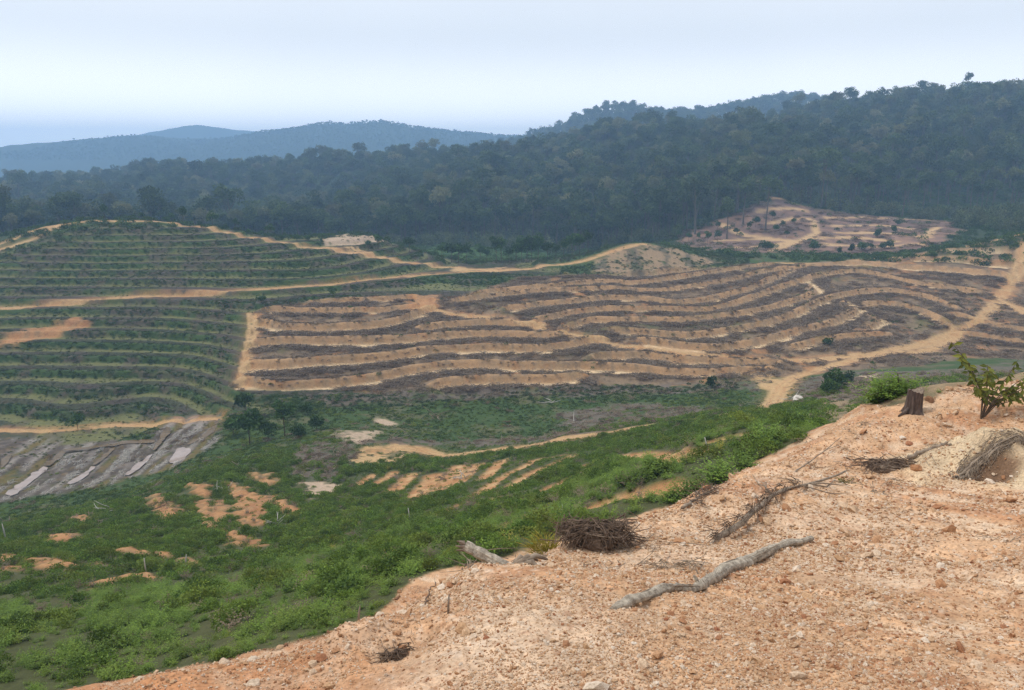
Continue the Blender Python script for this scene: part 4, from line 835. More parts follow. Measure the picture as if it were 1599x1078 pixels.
# ---------------------------------------------------------------- mesh makers
class Geo:
    def __init__(self):
        self.v, self.f, self.t, self.m = [], [], [], []
    def add(self, verts, faces, tone=0.5, mat=0):
        b = len(self.v)
        self.v.extend(tuple(p) for p in verts)
        self.f.extend(tuple(i + b for i in f) for f in faces)
        self.t.extend([tone] * len(verts))
        self.m.extend([mat] * len(faces))
    def mesh(self, name, mats, smooth=False):
        me = bpy.data.meshes.new(name)
        me.from_pydata(self.v, [], self.f)
        for m in mats:
            me.materials.append(M[m])
        if len(mats) > 1:
            me.polygons.foreach_set('material_index', self.m)
        add_attr(me, 'leaf_tone', self.t)
        if smooth:
            me.polygons.foreach_set('use_smooth', np.ones(len(me.polygons), bool))
        me.update()
        return me

def frame_of(d):
    d = Vector(d).normalized()
    a = Vector((0, 0, 1)) if abs(d.z) < 0.9 else Vector((1, 0, 0))
    u = d.cross(a).normalized()
    return u, d.cross(u).normalized()

def tube(geo, pts, radii, sides=6, rough=0.0, cap=True, tone=0.5, mat=0, squash=1.0, groove=0.0):
    pts = [Vector(p) for p in pts]
    vs, fs = [], []
    u = None
    gr = [random.uniform(-1, 1) for _ in range(sides)]
    for i, p in enumerate(pts):
        gr = [min(1, max(-1, q + random.gauss(0, .22))) for q in gr]
        d = (pts[min(i + 1, len(pts) - 1)] - pts[max(i - 1, 0)])
        d = d.normalized() if d.length > 1e-9 else Vector((0, 0, 1))
        if u is None:
            u, w = frame_of(d)
        else:
            u = (u - d * u.dot(d)).normalized()
            w = d.cross(u)
        for k in range(sides):
            a = 2 * math.pi * k / sides
            r = radii[i] * (1 + rough * random.uniform(-1, 1) + groove * gr[k])
            vs.append(p + u * math.cos(a) * r + w * math.sin(a) * r * squash)
    for i in range(len(pts) - 1):
        for k in range(sides):
            k2 = (k + 1) % sides
            fs.append((i * sides + k, i * sides + k2, (i + 1) * sides + k2, (i + 1) * sides + k))
    if cap:
        fs.append(tuple(range(sides))[::-1])
        b = (len(pts) - 1) * sides
        fs.append(tuple(b + k for k in range(sides)))
    geo.add(vs, fs, tone, mat)

def leaf(geo, p, d, up, length, width, tone, mat=0, fold=0.25):
    """one leaf: two faces folded along the midrib"""
    d = Vector(d).normalized()
    s = d.cross(Vector(up))
    s = s.normalized() if s.length > 1e-6 else frame_of(d)[0]
    nrm = s.cross(d).normalized()
    p = Vector(p)
    a, b = p, p + d * length
    m = p + d * length * 0.45
    l = m + s * width * 0.5 + nrm * width * fold
    r = m - s * width * 0.5 + nrm * width * fold
    geo.add([a, l, b, r], [(0, 2, 1), (0, 3, 2)], tone, mat)

def rnd_dir(zmin=-1.0, zmax=1.0):
    z = random.uniform(zmin, zmax)
    a = random.uniform(0, 2 * math.pi)
    r = math.sqrt(max(0, 1 - z * z))
    return Vector((r * math.cos(a), r * math.sin(a), z))

def fern_clump(sprigs=24, leaflets=9, reach=0.55, leaf_len=0.085, mat='fern'):
    g = Geo()
    for s in range(sprigs):
        a = random.uniform(0, 2 * math.pi)
        lean = random.uniform(0.15, 1.25)
        L = reach * random.uniform(0.7, 1.15)
        root = Vector((random.uniform(-.18, .18), random.uniform(-.18, .18), 0))
        base_tone = random.uniform(0.1, 0.9)
        h = Vector((math.cos(a), math.sin(a), 0))
        side = Vector((-h.y, h.x, 0))
        for k in range(leaflets):
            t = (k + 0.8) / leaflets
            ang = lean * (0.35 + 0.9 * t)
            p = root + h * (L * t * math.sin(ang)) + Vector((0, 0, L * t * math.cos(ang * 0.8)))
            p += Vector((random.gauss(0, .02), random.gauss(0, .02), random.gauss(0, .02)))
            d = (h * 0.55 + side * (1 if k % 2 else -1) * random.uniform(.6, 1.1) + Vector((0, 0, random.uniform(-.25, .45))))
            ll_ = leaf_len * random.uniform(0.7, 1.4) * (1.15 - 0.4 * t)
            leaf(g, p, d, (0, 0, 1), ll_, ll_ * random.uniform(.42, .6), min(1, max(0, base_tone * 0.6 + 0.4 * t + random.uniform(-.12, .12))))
    return g.mesh('fern_clump', [mat])

def fern_dome(rad, height, lobes, leaves, size, mat='fern'):
    """a bush a metre or two wide: overlapping leafy lobes"""
    g = Geo()
    for q in range(lobes):
        d = rnd_dir(.05, 1) if q else Vector((0, 0, 1))
        rr = random.uniform(.45, .85)
        c = Vector((d.x * rad * rr, d.y * rad * rr, height * (.30 + .42 * d.z * rr)))
        lr = rad * random.uniform(.28, .46)
        tone0 = random.uniform(.15, .8)
        for k in range(leaves):
            e = rnd_dir(-.5, 1)
            p = c + Vector((e.x, e.y, e.z * .85)) * lr * random.uniform(.6, 1.08)
            if p.z < 0:
                continue
            dd = e * .7 + rnd_dir() * .8
            L = size * random.uniform(.6, 1.5)
            leaf(g, p, dd, rnd_dir(-.1, 1), L, L * random.uniform(.38, .6), min(1, max(0, tone0 + random.uniform(-.25, .25))))
    return g.mesh('fern_dome', [mat])

def leafy_clump(rx, rz, cards, size, mat, lift=0.0, zmin=-0.15):
    g = Geo()
    lobes = [(rnd_dir(0.0, 0.8) * random.uniform(.2, .6), random.uniform(.4, .7)) for _ in range(5)]
    for k in range(cards):
        c, lr = random.choice(lobes)
        d = rnd_dir(zmin, 1)
        q = c + d * lr * random.uniform(.75, 1.05)
        p = Vector((q.x * rx, q.y * rx, max(0.0, q.z) * rz + lift))
        dd = (d + rnd_dir() * 0.9)
        leaf(g, p, dd, rnd_dir(0, 1), size * random.uniform(.6, 1.4), size * random.uniform(.4, .8), random.betavariate(2, 2))
    return g.mesh('leafy_clump', [mat])

def stick_pile(sticks, length, rad, mat, leaves=0, spread=0.7, lift=0.35, leafmat=None, size=.2):
    g = Geo()
    for k in range(sticks):
        a = random.gauss(0, 0.55) if random.random() < .65 else random.uniform(0, math.pi)
        L = length * random.uniform(.35, 1.1)
        c = Vector((random.gauss(0, spread), random.gauss(0, spread * .45), random.uniform(0.02, lift)))
        d = Vector((math.cos(a), math.sin(a), random.gauss(0, .22)))
        k2 = rnd_dir() * L * .06
        tube(g, [c - d * L * .5, c + k2, c + d * L * .5], [rad * random.uniform(.6, 1.2), rad * .9, rad * .35], 4, 0.1, False, random.random(), 0)
    for k in range(leaves):
        p = Vector((random.gauss(0, spread * 1.1), random.gauss(0, spread * .5), random.uniform(0, lift * 1.2)))
        leaf(g, p, rnd_dir(-.2, .5), rnd_dir(0, 1), size * random.uniform(.6, 1.5), size * .4, random.random(), 1 if leafmat else 0)
    return g.mesh('stick_pile', [mat] + ([leafmat] if leafmat else []))

def tree_meshes(height, crown_r, crown_h, clumps, cards, size, trunk_r, leafmat='forest', bare=0.45, barkmat='bark', flat=0.8):
    """(trunk mesh, crown mesh) standing at the origin"""
    t = Geo()
    lean = Vector((random.gauss(0, .03), random.gauss(0, .03), 0)) * height
    top = height * 0.86
    ks = 6
    tp = [lean * (k / ks) ** 2 + Vector((0, 0, top * k / ks - (0.4 if k == 0 else 0))) for k in range(ks + 1)]
    tube(t, tp, [trunk_r * (1.5 if k == 0 else 1.0 - 0.75 * k / ks) for k in range(ks + 1)], 7, 0.08, False)
    c = Geo()
    centre = lean * .7 + Vector((0, 0, height - crown_h * .5))
    for q in range(clumps):
        d = rnd_dir(-.55, 1.0)
        rr = random.uniform(.25, .85) if q else 0.0
        cc_ = centre + Vector((d.x * crown_r * rr, d.y * crown_r * rr, d.z * crown_h * .5 * rr))
        cr = crown_r * random.uniform(.28, .5)
        s = tp[max(2, min(ks - 1, int(ks * random.uniform(bare, .95))))]
        if q % 2 == 0:
            tube(t, [s, (s + cc_) * .5 + Vector((0, 0, -.03 * height)), cc_], [trunk_r * .35, trunk_r * .24, trunk_r * .08], 4, 0, False)
        tone0 = random.uniform(-.22, .22)
        for k in range(cards):
            e = rnd_dir(-.75, 1)
            p = cc_ + Vector((e.x * cr, e.y * cr, e.z * cr * flat)) * random.uniform(.55, 1.08)
            dd = e + rnd_dir() * .9
            leaf(c, p, dd, rnd_dir(-.2, 1), size * random.uniform(.6, 1.5), size * random.uniform(.5, .95), min(1, max(0, .5 + tone0 + random.uniform(-.25, .25))))
    return t.mesh('trunk', [barkmat], True), c.mesh('crown', [leafmat])

def joined(trunk, crown, name):
    bm = bmesh.new()
    bm.from_mesh(trunk)
    nf = len(bm.faces)
    bm.from_mesh(crown)
    bm.faces.ensure_lookup_table()
    for i, f in enumerate(bm.faces):
        f.material_index = 0 if i < nf else 1
    me = bpy.data.meshes.new(name)
    bm.to_mesh(me)
    bm.free()
    me.materials.append(trunk.materials[0])
    me.materials.append(crown.materials[0])
    return me

def pebble(sub=0, flat=.6, seed=0):
    bm = bmesh.new()
    bmesh.ops.create_icosphere(bm, subdivisions=sub + 1, radius=1)
    r = random.Random(seed)
    ax = [Vector((r.gauss(0, 1), r.gauss(0, 1), r.gauss(0, 1))).normalized() for _ in range(6)]
    for v in bm.verts:
        k = 1.0
        for a in ax:
            k -= max(0, v.co.dot(a) - .62) * .75
        v.co *= k * r.uniform(.93, 1.05)
        v.co.z *= flat
        v.co.x *= 1.15
    me = bpy.data.meshes.new('pebble')
    bm.to_mesh(me)
    bm.free()
    return me

# ---------------------------------------------------------------- scattering of uncountable cover ("stuff")
def scatter(name, label, variants, x, y, scale, tint=None, sink=0.0, tilt=0.0, zoff=None, rz=None, which=None, z=None):
    k = len(x)
    zz = (at_ground(GZ, x, y) if z is None else z) - sink + (0 if zoff is None else zoff)
    me = bpy.data.meshes.new(name)
    me.vertices.add(k)
    me.vertices.foreach_set('co', np.stack([x, y, zz], -1).astype(np.float32).ravel())
    rot = np.stack([rng.normal(0, 1, k) * tilt, rng.normal(0, 1, k) * tilt, rng.uniform(0, 2 * math.pi, k) if rz is None else rz], -1)
    add_attr(me, 'rot', rot, 'FLOAT_VECTOR')
    sc = np.asarray(scale, float)
    if sc.ndim == 0:
        sc = np.full(k, float(sc))
    if sc.ndim == 1:
        sc = np.stack([sc, sc, sc], -1)
    add_attr(me, 'scl', sc, 'FLOAT_VECTOR')
    add_attr(me, 'pick', rng.integers(0, len(variants), k) if which is None else which, 'INT')
    tv = np.zeros(k) if tint is None else np.asarray(tint, float)
    add_attr(me, 'tint', np.stack([tv, tv, tv, np.ones(k)], -1), 'FLOAT_COLOR')
    ob = bpy.data.objects.new(name, me)
    ob['kind'] = 'stuff'
    ob['label'] = label
    COL.objects.link(ob)
    ng = bpy.data.node_groups.new(name, 'GeometryNodeTree')
    ng.interface.new_socket('Geometry', in_out='INPUT', socket_type='NodeSocketGeometry')
    ng.interface.new_socket('Geometry', in_out='OUTPUT', socket_type='NodeSocketGeometry')
    gi_, go_ = ng.nodes.new('NodeGroupInput'), ng.nodes.new('NodeGroupOutput')
    jn = ng.nodes.new('GeometryNodeJoinGeometry')
    for vme in reversed(variants):
        src = bpy.data.objects.new(name + '_source', vme)
        oi = ng.nodes.new('GeometryNodeObjectInfo')
        oi.inputs['Object'].default_value = src
        g2i = ng.nodes.new('GeometryNodeGeometryToInstance')
        ng.links.new(oi.outputs['Geometry'], g2i.inputs[0])
        ng.links.new(g2i.outputs[0], jn.inputs[0])
    ip = ng.nodes.new('GeometryNodeInstanceOnPoints')
    def named(nm, dt):
        a = ng.nodes.new('GeometryNodeInputNamedAttribute')
        a.data_type = dt
        a.inputs['Name'].default_value = nm
        return a.outputs['Attribute']
    e2r = ng.nodes.new('FunctionNodeEulerToRotation')
    ng.links.new(gi_.outputs[0], ip.inputs['Points'])
    ng.links.new(jn.outputs[0], ip.inputs['Instance'])
    ip.inputs['Pick Instance'].default_value = True
    ng.links.new(named('pick', 'INT'), ip.inputs['Instance Index'])
    ng.links.new(named('rot', 'FLOAT_VECTOR'), e2r.inputs[0])
    ng.links.new(e2r.outputs[0], ip.inputs['Rotation'])
    ng.links.new(named('scl', 'FLOAT_VECTOR'), ip.inputs['Scale'])
    ng.links.new(ip.outputs[0], go_.inputs[0])
    md = ob.modifiers.new('scatter', 'NODES')
    md.node_group = ng
    return ob

def sector_points(r0, r1, spacing, t0=-0.70, t1=0.70):
    area = 0.5 * (t1 - t0) * (r1 * r1 - r0 * r0)
    k = int(area / (spacing * spacing))
    r = np.sqrt(rng.uniform(r0 * r0, r1 * r1, k))
    t = rng.uniform(t0, t1, k)
    return r * np.sin(t), r * np.cos(t)

def keep(x, y, prob):
    m = rng.uniform(0, 1, len(x)) < prob
    return x[m], y[m]

# ---------------------------------------------------------------- cover: undergrowth, creepers, debris, forest, gravel
def A(arr, x, y):
    return at_ground(arr, x, y)

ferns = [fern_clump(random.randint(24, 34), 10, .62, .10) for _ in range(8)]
ferns_far = [leafy_clump(.75, .62, 150, .16, 'fern') for _ in range(6)]
bare_near = np.maximum.reduce([patch[1], strip, patch[0], patch[3], .55 * rim_dry])

def near_slope_cover():
    parts = []
    for r0, r1, sp_, s0, s1 in ((7, 24, .36, .34, .60), (24, 58, .55, .5, .85)):
        x, y = sector_points(r0, r1, sp_)
        f = 1 - A(np.clip(gravel * 1.6, 0, 1), x, y)
        blk = np.clip(A(bare_near, x, y) * 1.8, 0, 1)
        nn = fbm(x / 2.2, y / 2.2, 3, 201)
        x, y = keep(x, y, f * (1 - blk) * np.clip(0.85 + 0.8 * nn, 0.35, 1))
        nn = fbm(x / 2.2, y / 2.2, 3, 201)
        hump = .62 + .75 * sstep(-.25, .45, nn)
        parts.append((x, y, rng.uniform(s0, s1, len(x)) * hump))
    return [np.concatenate([p[k] for p in parts]) for k in range(3)]
x, y, s = near_slope_cover()
nn = fbm(x / 5, y / 5, 3, 202)
domes = [fern_dome(random.uniform(.65, .95), random.uniform(.7, 1.05), 9, 95, .10) for _ in range(7)]
parts = []
for r0, r1, sp_, s0, s1 in ((10, 26, .95, .35, .75), (26, 60, 1.25, .6, 1.35), (60, 118, 1.75, .7, 1.5)):
    bx_, by_ = sector_points(r0, r1, sp_)
    blk = np.clip(A(np.maximum.reduce([bare_near, mud, road, .8 * road_clear, .9 * strip_zone, patch_zone]), bx_, by_) * 1.8, 0, 1)
    f = (1 - np.clip(A(gravel, bx_, by_) * 3, 0, 1)) * (1 - blk)
    bx_, by_ = keep(bx_, by_, f * np.clip(.55 + .9 * fbm(bx_ / 6, by_ / 6, 3, 199), 0, 1))
    parts.append((bx_, by_, rng.uniform(s0, s1, len(bx_))))
bx_, by_, bs_ = [np.concatenate([q[k] for q in parts]) for k in range(3)]
scatter('bushy_undergrowth', 'lumpy green bushes crowding the slope below the spur', domes, bx_, by_, np.stack([bs_, bs_, bs_ * rng.uniform(.7, 1.0, len(bs_))], -1), np.clip(rng.normal(.08, .14, len(bs_)), 0, .6), .08, .15)
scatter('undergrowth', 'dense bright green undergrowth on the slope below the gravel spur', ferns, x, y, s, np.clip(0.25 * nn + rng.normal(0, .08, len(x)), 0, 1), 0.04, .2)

x, y = sector_points(58, 165, .72)
rr = np.hypot(x, y)
brn, mudv = A(brown, x, y), A(mud, x, y)
blk = np.clip(A(veg_block, x, y) * 1.7, 0, 1)
n1 = fbm(x / 3.2, y / 3.2, 4, 203)
gdeb = A(patch[2], x, y)
valley = sstep(118, 138, rr)
p = (1 - np.clip(blk * 1.4, 0, 1)) * (1 - .9 * A(rim_dry, x, y)) * (1 - .93 * mudv) * (1 - brn) * np.clip(.80 + .9 * n1, 0.02, 1) * (1 - .78 * gdeb) * (1 - valley * (.48 - 0.55 * np.clip(n1, -.6, .6)))
m = rng.uniform(0, 1, len(x)) < p
x, y, rr, n1 = x[m], y[m], rr[m], n1[m]
vm = sstep(118, 138, rr)
s = rng.uniform(.55, 1.15, len(x)) * (1 - .45 * vm) * (1 - .45 * A(strip_zone, x, y)) * (1 - .6 * A(road_clear, x, y)) * (.7 + .6 * sstep(-.25, .45, n1))
scatter('slope_shrubbery', 'green shrubby cover on the lower slope and the valley floor', ferns_far, x, y, np.stack([s, s, s * (1 - .3 * vm)], -1), np.clip(.18 * vm + .25 * n1 + rng.normal(0, .1, len(x)), 0, 1), .05, .15)

x, y = sector_points(45, 125, .8)
p = np.clip(A(np.maximum(patch[1], strip), x, y), 0, 1) * np.clip(.22 + .9 * fbm(x / 1.8, y / 1.8, 3, 204), 0, .8)
x, y = keep(x, y, p)
scatter('patch_weeds', 'small weeds creeping over the bare red heaps and strips', ferns_far, x, y, rng.uniform(.2, .5, len(x)), rng.uniform(0, .4, len(x)), .02, .1)
# withered ferns and dead stems among the green of the near slope
wither = [fern_clump(16, 8, .6, .10, 'dry') for _ in range(3)] + [fern_clump(18, 9, .6, .10, 'yellow') for _ in range(1)]
x, y = sector_points(14, 115, 1.9)
p = (1 - np.clip(A(np.maximum(gravel, mud), x, y) * 3, 0, 1)) * np.clip(.22 + .9 * fbm(x / 5, y / 5, 3, 234), 0, 1)
x, y = keep(x, y, p)
scatter('withered_undergrowth', 'withered brown ferns among the green undergrowth', wither, x, y, rng.uniform(.5, 1.1, len(x)), rng.uniform(0, .6, len(x)), -.12, .2, which=np.where(rng.uniform(0, 1, len(x)) < .93, rng.integers(0, 3, len(x)), 3))
stems_ = []
for q in range(4):
    g = Geo()
    for w_ in range(5):
        d = rnd_dir(.35, 1)
        p0 = Vector((random.gauss(0, .3), random.gauss(0, .3), 0))
        L = random.uniform(.5, 1.3)
        tube(g, [p0, p0 + d * L * .5 + rnd_dir() * .05, p0 + d * L], [.014, .011, .004], 4, 0, False)
    stems_.append(g.mesh('dead_stems', ['grey_root']))
x, y = sector_points(42, 150, 4.6)
p = (1 - np.clip(A(np.maximum.reduce([gravel, mud, road, brown]), x, y) * 3, 0, 1)) * .6
x, y = keep(x, y, p)
scatter('dead_stem_litter', 'thin grey dead stems standing in the green cover', stems_, x, y, rng.uniform(.5, 1.1, len(x)), None, 0, .2)
vgrass = [leafy_clump(.45, .28, 46, .15, 'shrub') for _ in range(4)]
x, y = sector_points(100, 168, .62, -.72, .72)
n1 = fbm(x / 4, y / 4, 3, 218)
p = np.clip(.55 + .9 * n1, .05, 1) * (1 - np.clip(A(np.maximum.reduce([veg_block, mud, brown, .7 * patch[2]]), x, y) * 1.5, 0, 1))
x, y = keep(x, y, p)
scatter('valley_grass', 'rough grass and weeds on the valley floor', vgrass, x, y, rng.uniform(.4, 1.1, len(x)) * (1 - .4 * A(road_clear, x, y)), rng.uniform(0, .5, len(x)), .02, .1)
x, y = sector_points(112, 165, .9, -.72, -.25)
p = A(mud, x, y) * (1 - A(pool, x, y)) * np.clip(-.15 + 1.3 * fbm(x / 3, y / 3, 3, 219), 0, .8)
x, y = keep(x, y, p)
scatter('mud_weeds', 'weeds growing between the wet strips of mud', vgrass, x, y, rng.uniform(.4, .9, len(x)), rng.uniform(.2, 1, len(x)), .02, .1)
creepers = [leafy_clump(.85, .62, 80, .28, 'creeper') for _ in range(6)]
x, y = sector_points(150, 306, .64, -.72, .30)
rr = np.hypot(x, y)
brn, blk, os_v = A(brown, x, y), A(veg_block, x, y), A(osw, x, y)
ang = np.arctan2(x, y)
n1 = fbm(x / 10.0, y / 10.0, 4, 205)
behind = base_height(x, y)
p = (1 - np.clip(brn * 1.5, 0, 1)) * (1 - np.clip(blk * 1.5, 0, 1)) * np.clip(.92 + .25 * n1, 0, 1) * (1 - A(patch[5], x, y)) * np.where((os_v < 1.2) & (os_v > -1.7), np.clip(.02 + .55 * (fbm(x / 12, y / 5, 3, 236) + .1), .02, .5), 1) * (1 - A(mud, x, y)) * sstep(150, 166, rr)
m = rng.uniform(0, 1, len(x)) < p
x, y, rr, os_v, n1 = x[m], y[m], rr[m], os_v[m], n1[m]
dead = np.clip(sstep(-.30, .40, -.6 * n1 + .25 * fbm(x / 3, y / 3, 2, 206) + .5 * ((os_v < -.9) & (os_v > -3.0)) - .5 * ((os_v > .6) & (os_v < 2.6))) * .9, 0, 1)
scatter('hillside_creepers', 'dark green creeper cover on the overgrown terraced hillside', creepers, x, y, (lambda q: np.stack([q, q, q * np.where(os_v < -1.0, .38, .8)], -1))(rng.uniform(.40, .80, len(x)) * (1 - .65 * A(road_clear, x, y))), dead * rng.uniform(.3, 1, len(x)), .1, .1)

# bright grass strips on the old benches
tuft = [leafy_clump(.5, .3, 45, .22, 'shrub') for _ in range(3)]
x, y = sector_points(150, 285, .95, -.72, .25)
ok = (np.abs(A(osw, x, y)) < 1.6) & (rng.uniform(0, 1, len(x)) < .45) & (A(brown, x, y) < .2) & (A(veg_block, x, y) < .3)
x, y = x[ok], y[ok]
scatter('bench_grass', 'bright grass along the overgrown terrace benches', tuft, x, y, rng.uniform(.35, .7, len(x)), rng.uniform(.5, 1, len(x)), .05, .1)

# felled wood raked into rows on the outer edge of every bare terrace
piles = [stick_pile(15, 2.4, .05, 'root' if q % 3 == 0 else 'grey_root', 26, .75, .5, 'dry', .34) for q in range(6)]
x, y = sector_points(155, 285, .66, -.40, .72)
tv, bv = A(tsw, x, y), A(brown, x, y)
n1 = fbm(x / 6, y / 6, 3, 207)
row = sstep(-3.6, -2.9, tv) * (1 - sstep(-1.2, -.7, tv))
loose = (np.abs(tv) > 3.0) * .22
p = np.clip(row * np.clip(.70 + 1.2 * n1, .06, 1) + loose * np.clip(.5 + n1, 0, 1), 0, 1) * (bv > .5) * (1 - np.clip(A(np.maximum(road, np.maximum(patch[0], patch[1])), x, y) * 1.6, 0, 1)) * (1 - A(patch[5], x, y))
x, y = keep(x, y, p)
# rows run with the terrace: slope direction from the ground itself
e = 2.0
dx = base_height(x + e, y) - base_height(x - e, y)
dy = base_height(x, y + e) - base_height(x, y - e)
rz = np.arctan2(dy, dx) + math.pi / 2 + rng.normal(0, .35, len(x))
scatter('debris', 'rows of dead branches and felled wood along the bare terraces', piles, x, y, rng.uniform(.65, 1.15, len(x)), rng.uniform(0, .7, len(x)), .05, .08, rz=rz)

# withered grass on the cut banks
drygrass = [leafy_clump(.5, .35, 40, .24, 'dry') for _ in range(3)]
x, y = sector_points(155, 285, .95, -.40, .72)
tv = A(tsw, x, y)
p = (A(brown, x, y) > .5) * ((tv > 1.5) & (tv < 4.5)) * np.clip(.55 + .8 * fbm(x / 2.5, y / 2.5, 3, 208), 0, 1) * (1 - np.clip(A(np.maximum(road, patch[1]), x, y) * 1.5, 0, 1))
x, y = keep(x, y, p)
scatter('withered_grass', 'withered brown grass on the cut terrace banks', drygrass, x, y, rng.uniform(.5, 1.1, len(x)), rng.uniform(.0, 1, len(x)), .03, .1)
x, y = sector_points(250, 290, 1.2, 0, .4)
p = A(patch[5], x, y) * np.clip(.25 + .8 * fbm(x / 3, y / 3, 3, 210), 0, 1)
x, y = keep(x, y, p)
scatter('knob_weeds', 'grey weeds on the bare streaked knob', drygrass + tuft, x, y, rng.uniform(.4, .9, len(x)), rng.uniform(0, .6, len(x)), .03, .1)

# a little regrowth on the bare terraces
x, y = sector_points(158, 285, 2.0, -.38, .72)
n1 = fbm(x / 9, y / 9, 3, 209)
p = (A(brown, x, y) > .5) * np.clip(.02 + .9 * (n1 - .05), 0, .8) * (np.abs(A(tsw, x, y)) > 1.3) * (1 - A(road, x, y))
x, y = keep(x, y, p)
scatter('regrowth_weeds', 'sparse weeds coming up between the terrace benches', tuft, x, y, rng.uniform(.6, 1.4, len(x)), rng.uniform(0, .6, len(x)), .05, .1)

# dead litter in valley and far clearing
x, y = sector_points(95, 165, 1.5)
n1 = fbm(x / 6, y / 6, 3, 211)
p = np.clip(A(patch[2], x, y) * .75 + .05 + .25 * (n1 - .15), 0, 1) * (A(brown, x, y) < .5) * (1 - A(np.maximum(road, pool), x, y))
x, y = keep(x, y, p)
scatter('valley_litter', 'grey dead branches lying over the valley floor', piles, x, y, rng.uniform(.4, .8, len(x)), rng.uniform(.2, 1, len(x)), .05, .1)
pale = [stick_pile(12, 1.5, .035, 'white_wood', 0, .5, .2) for _ in range(4)]
x, y = sector_points(115, 162, .9, -.72, -.30)
n1 = fbm(x / 2.5, y / 2.5, 3, 213)
p = A(mud, x, y) * np.clip(.05 + 1.6 * A(m_n, x, y), 0, 1) * (1 - A(pool, x, y))
x, y = keep(x, y, p)
scatter('bleached_litter', 'bleached dead stalks lying on the wet mud', pale, x, y, rng.uniform(.6, 1.2, len(x)), None, .02, .06, rz=rng.normal(MUD_DIR, .25, len(x)))
x, y = sector_points(300, 445, 3.0, -.05, .72)
n1 = fbm(x / 12, y / 12, 3, 215)
p = A(clearing, x, y) * np.clip(.4 + .9 * n1, 0, 1) * (1 - .9 * A(clear_track, x, y))
x, y = keep(x, y, p)
scatter('clearing_litter', 'dark felled wood on the far terraced clearing', piles, x, y, rng.uniform(1.0, 1.9, len(x)), rng.uniform(0, .8, len(x)), .05, .08)

# forest
VARS = []
for k in range(9):
    h = random.uniform(19, 30)
    VARS.append(tree_meshes(h, random.uniform(4.6, 7.4), h * random.uniform(.36, .55), random.randint(10, 17), 60, 1.1, .30 + .006 * h))
for k in range(3):      # tall thin emergents
    VARS.append(tree_meshes(random.uniform(26, 32), random.uniform(4.0, 5.2), random.uniform(7, 10), random.randint(6, 9), 60, 1.0, .42, bare=.7))
FOREST = [joined(t, c, 'forest_tree_mass') for t, c in VARS]
fx, fy = sector_points(318, 1080, 6.3, -.74, .74)
fr, fa = np.hypot(fx, fy), np.arctan2(fx, fy)
edge_n = fbm(fx / 30, fy / 30, 3, 221)
start = np.interp(fa, [-.74, -.45, -.25, -.12, 0.0, .10, .2, .3, .45, .55, .74], [430, 430, 425, 425, 420, 402, 388, 402, 408, 405, 390]) + 10 * edge_n
scrub = sstep(.40, .50, fa) * (1 - sstep(470, 560, fr + 40 * edge_n))
pf = (fr > start) * (1 - A(clearing, fx, fy) * 1.2) * (1 - .97 * scrub) * (1 - .75 * A(far_bare, fx, fy)) * (A(green_clearing, fx, fy) < .3)
m = rng.uniform(0, 1, len(fx)) < pf
fx, fy, fr, fa = fx[m], fy[m], fr[m], fa[m]
fz = at_ground(GZ, fx, fy)
fs = rng.uniform(.40, .82, len(fx)) + .45 * rng.uniform(0, 1, len(fx)) ** 5
fwhich = np.where(rng.uniform(0, 1, len(fx)) < .975, rng.integers(0, 9, len(fx)), rng.integers(9, 12, len(fx)))
ft = np.clip(np.abs(fbm(fx / 60, fy / 60, 3, 223)) * .5 + rng.normal(0.05, .22, len(fx)), 0, .9) * (rng.uniform(0, 1, len(fx)) < .6)
# the nearest row is built tree by tree further down
front = np.zeros(len(fx), bool)
inview = np.where((np.abs(fa) < .60) & (fr < start[m] + 26) & (fa > -.30))[0]
front[inview[:150]] = True
scatter('forest', 'dense hazy rainforest covering the hill beyond the clearing', FOREST, fx[~front], fy[~front], fs[~front], ft[~front], .2, .02, which=fwhich[~front])
x, y = sector_points(1250, 1560, 10, -.20, .74)
p = (at_ground(GZ, x, y) > CAM_Z - 5).astype(float)
x, y = keep(x, y, p)
scatter('ridge_forest', 'blue hazy forest on the second ridge', FOREST, x, y, rng.uniform(.65, 1.1, len(x)), rng.uniform(0, .3, len(x)), 5.0, .02, which=rng.integers(0, 9, len(x)))
x, y = sector_points(2080, 2560, 9.5, -.74, .30)
p = (at_ground(GZ, x, y) > CAM_Z - 10) * .8
x, y = keep(x, y, p)
scatter('far_forest', 'faint forest on the distant hills', FOREST, x, y, rng.uniform(.32, .55, len(x)), None, 5.0, .02, which=rng.integers(0, 9, len(x)))
x, y = sector_points(385, 560, 4.2, -.74, .74)
rr, aa = np.hypot(x, y), np.arctan2(x, y)
st = np.interp(aa, [-.74, -.45, -.25, -.12, 0.0, .10, .2, .3, .45, .55, .74], [430, 430, 425, 425, 420, 402, 388, 402, 408, 405, 390])
p = (rr > st - 6) * (rr < st + 70) * (1 - A(clearing, x, y)) * .8
x, y = keep(x, y, p)
under = [leafy_clump(2.4, 5.5, 170, .75, 'forest') for _ in range(4)]
s = rng.uniform(.6, 1.5, len(x))
scatter('forest_undergrowth', 'dark understory along the foot of the forest', under, x, y, s, rng.uniform(0, .3, len(x)), .2, .05)
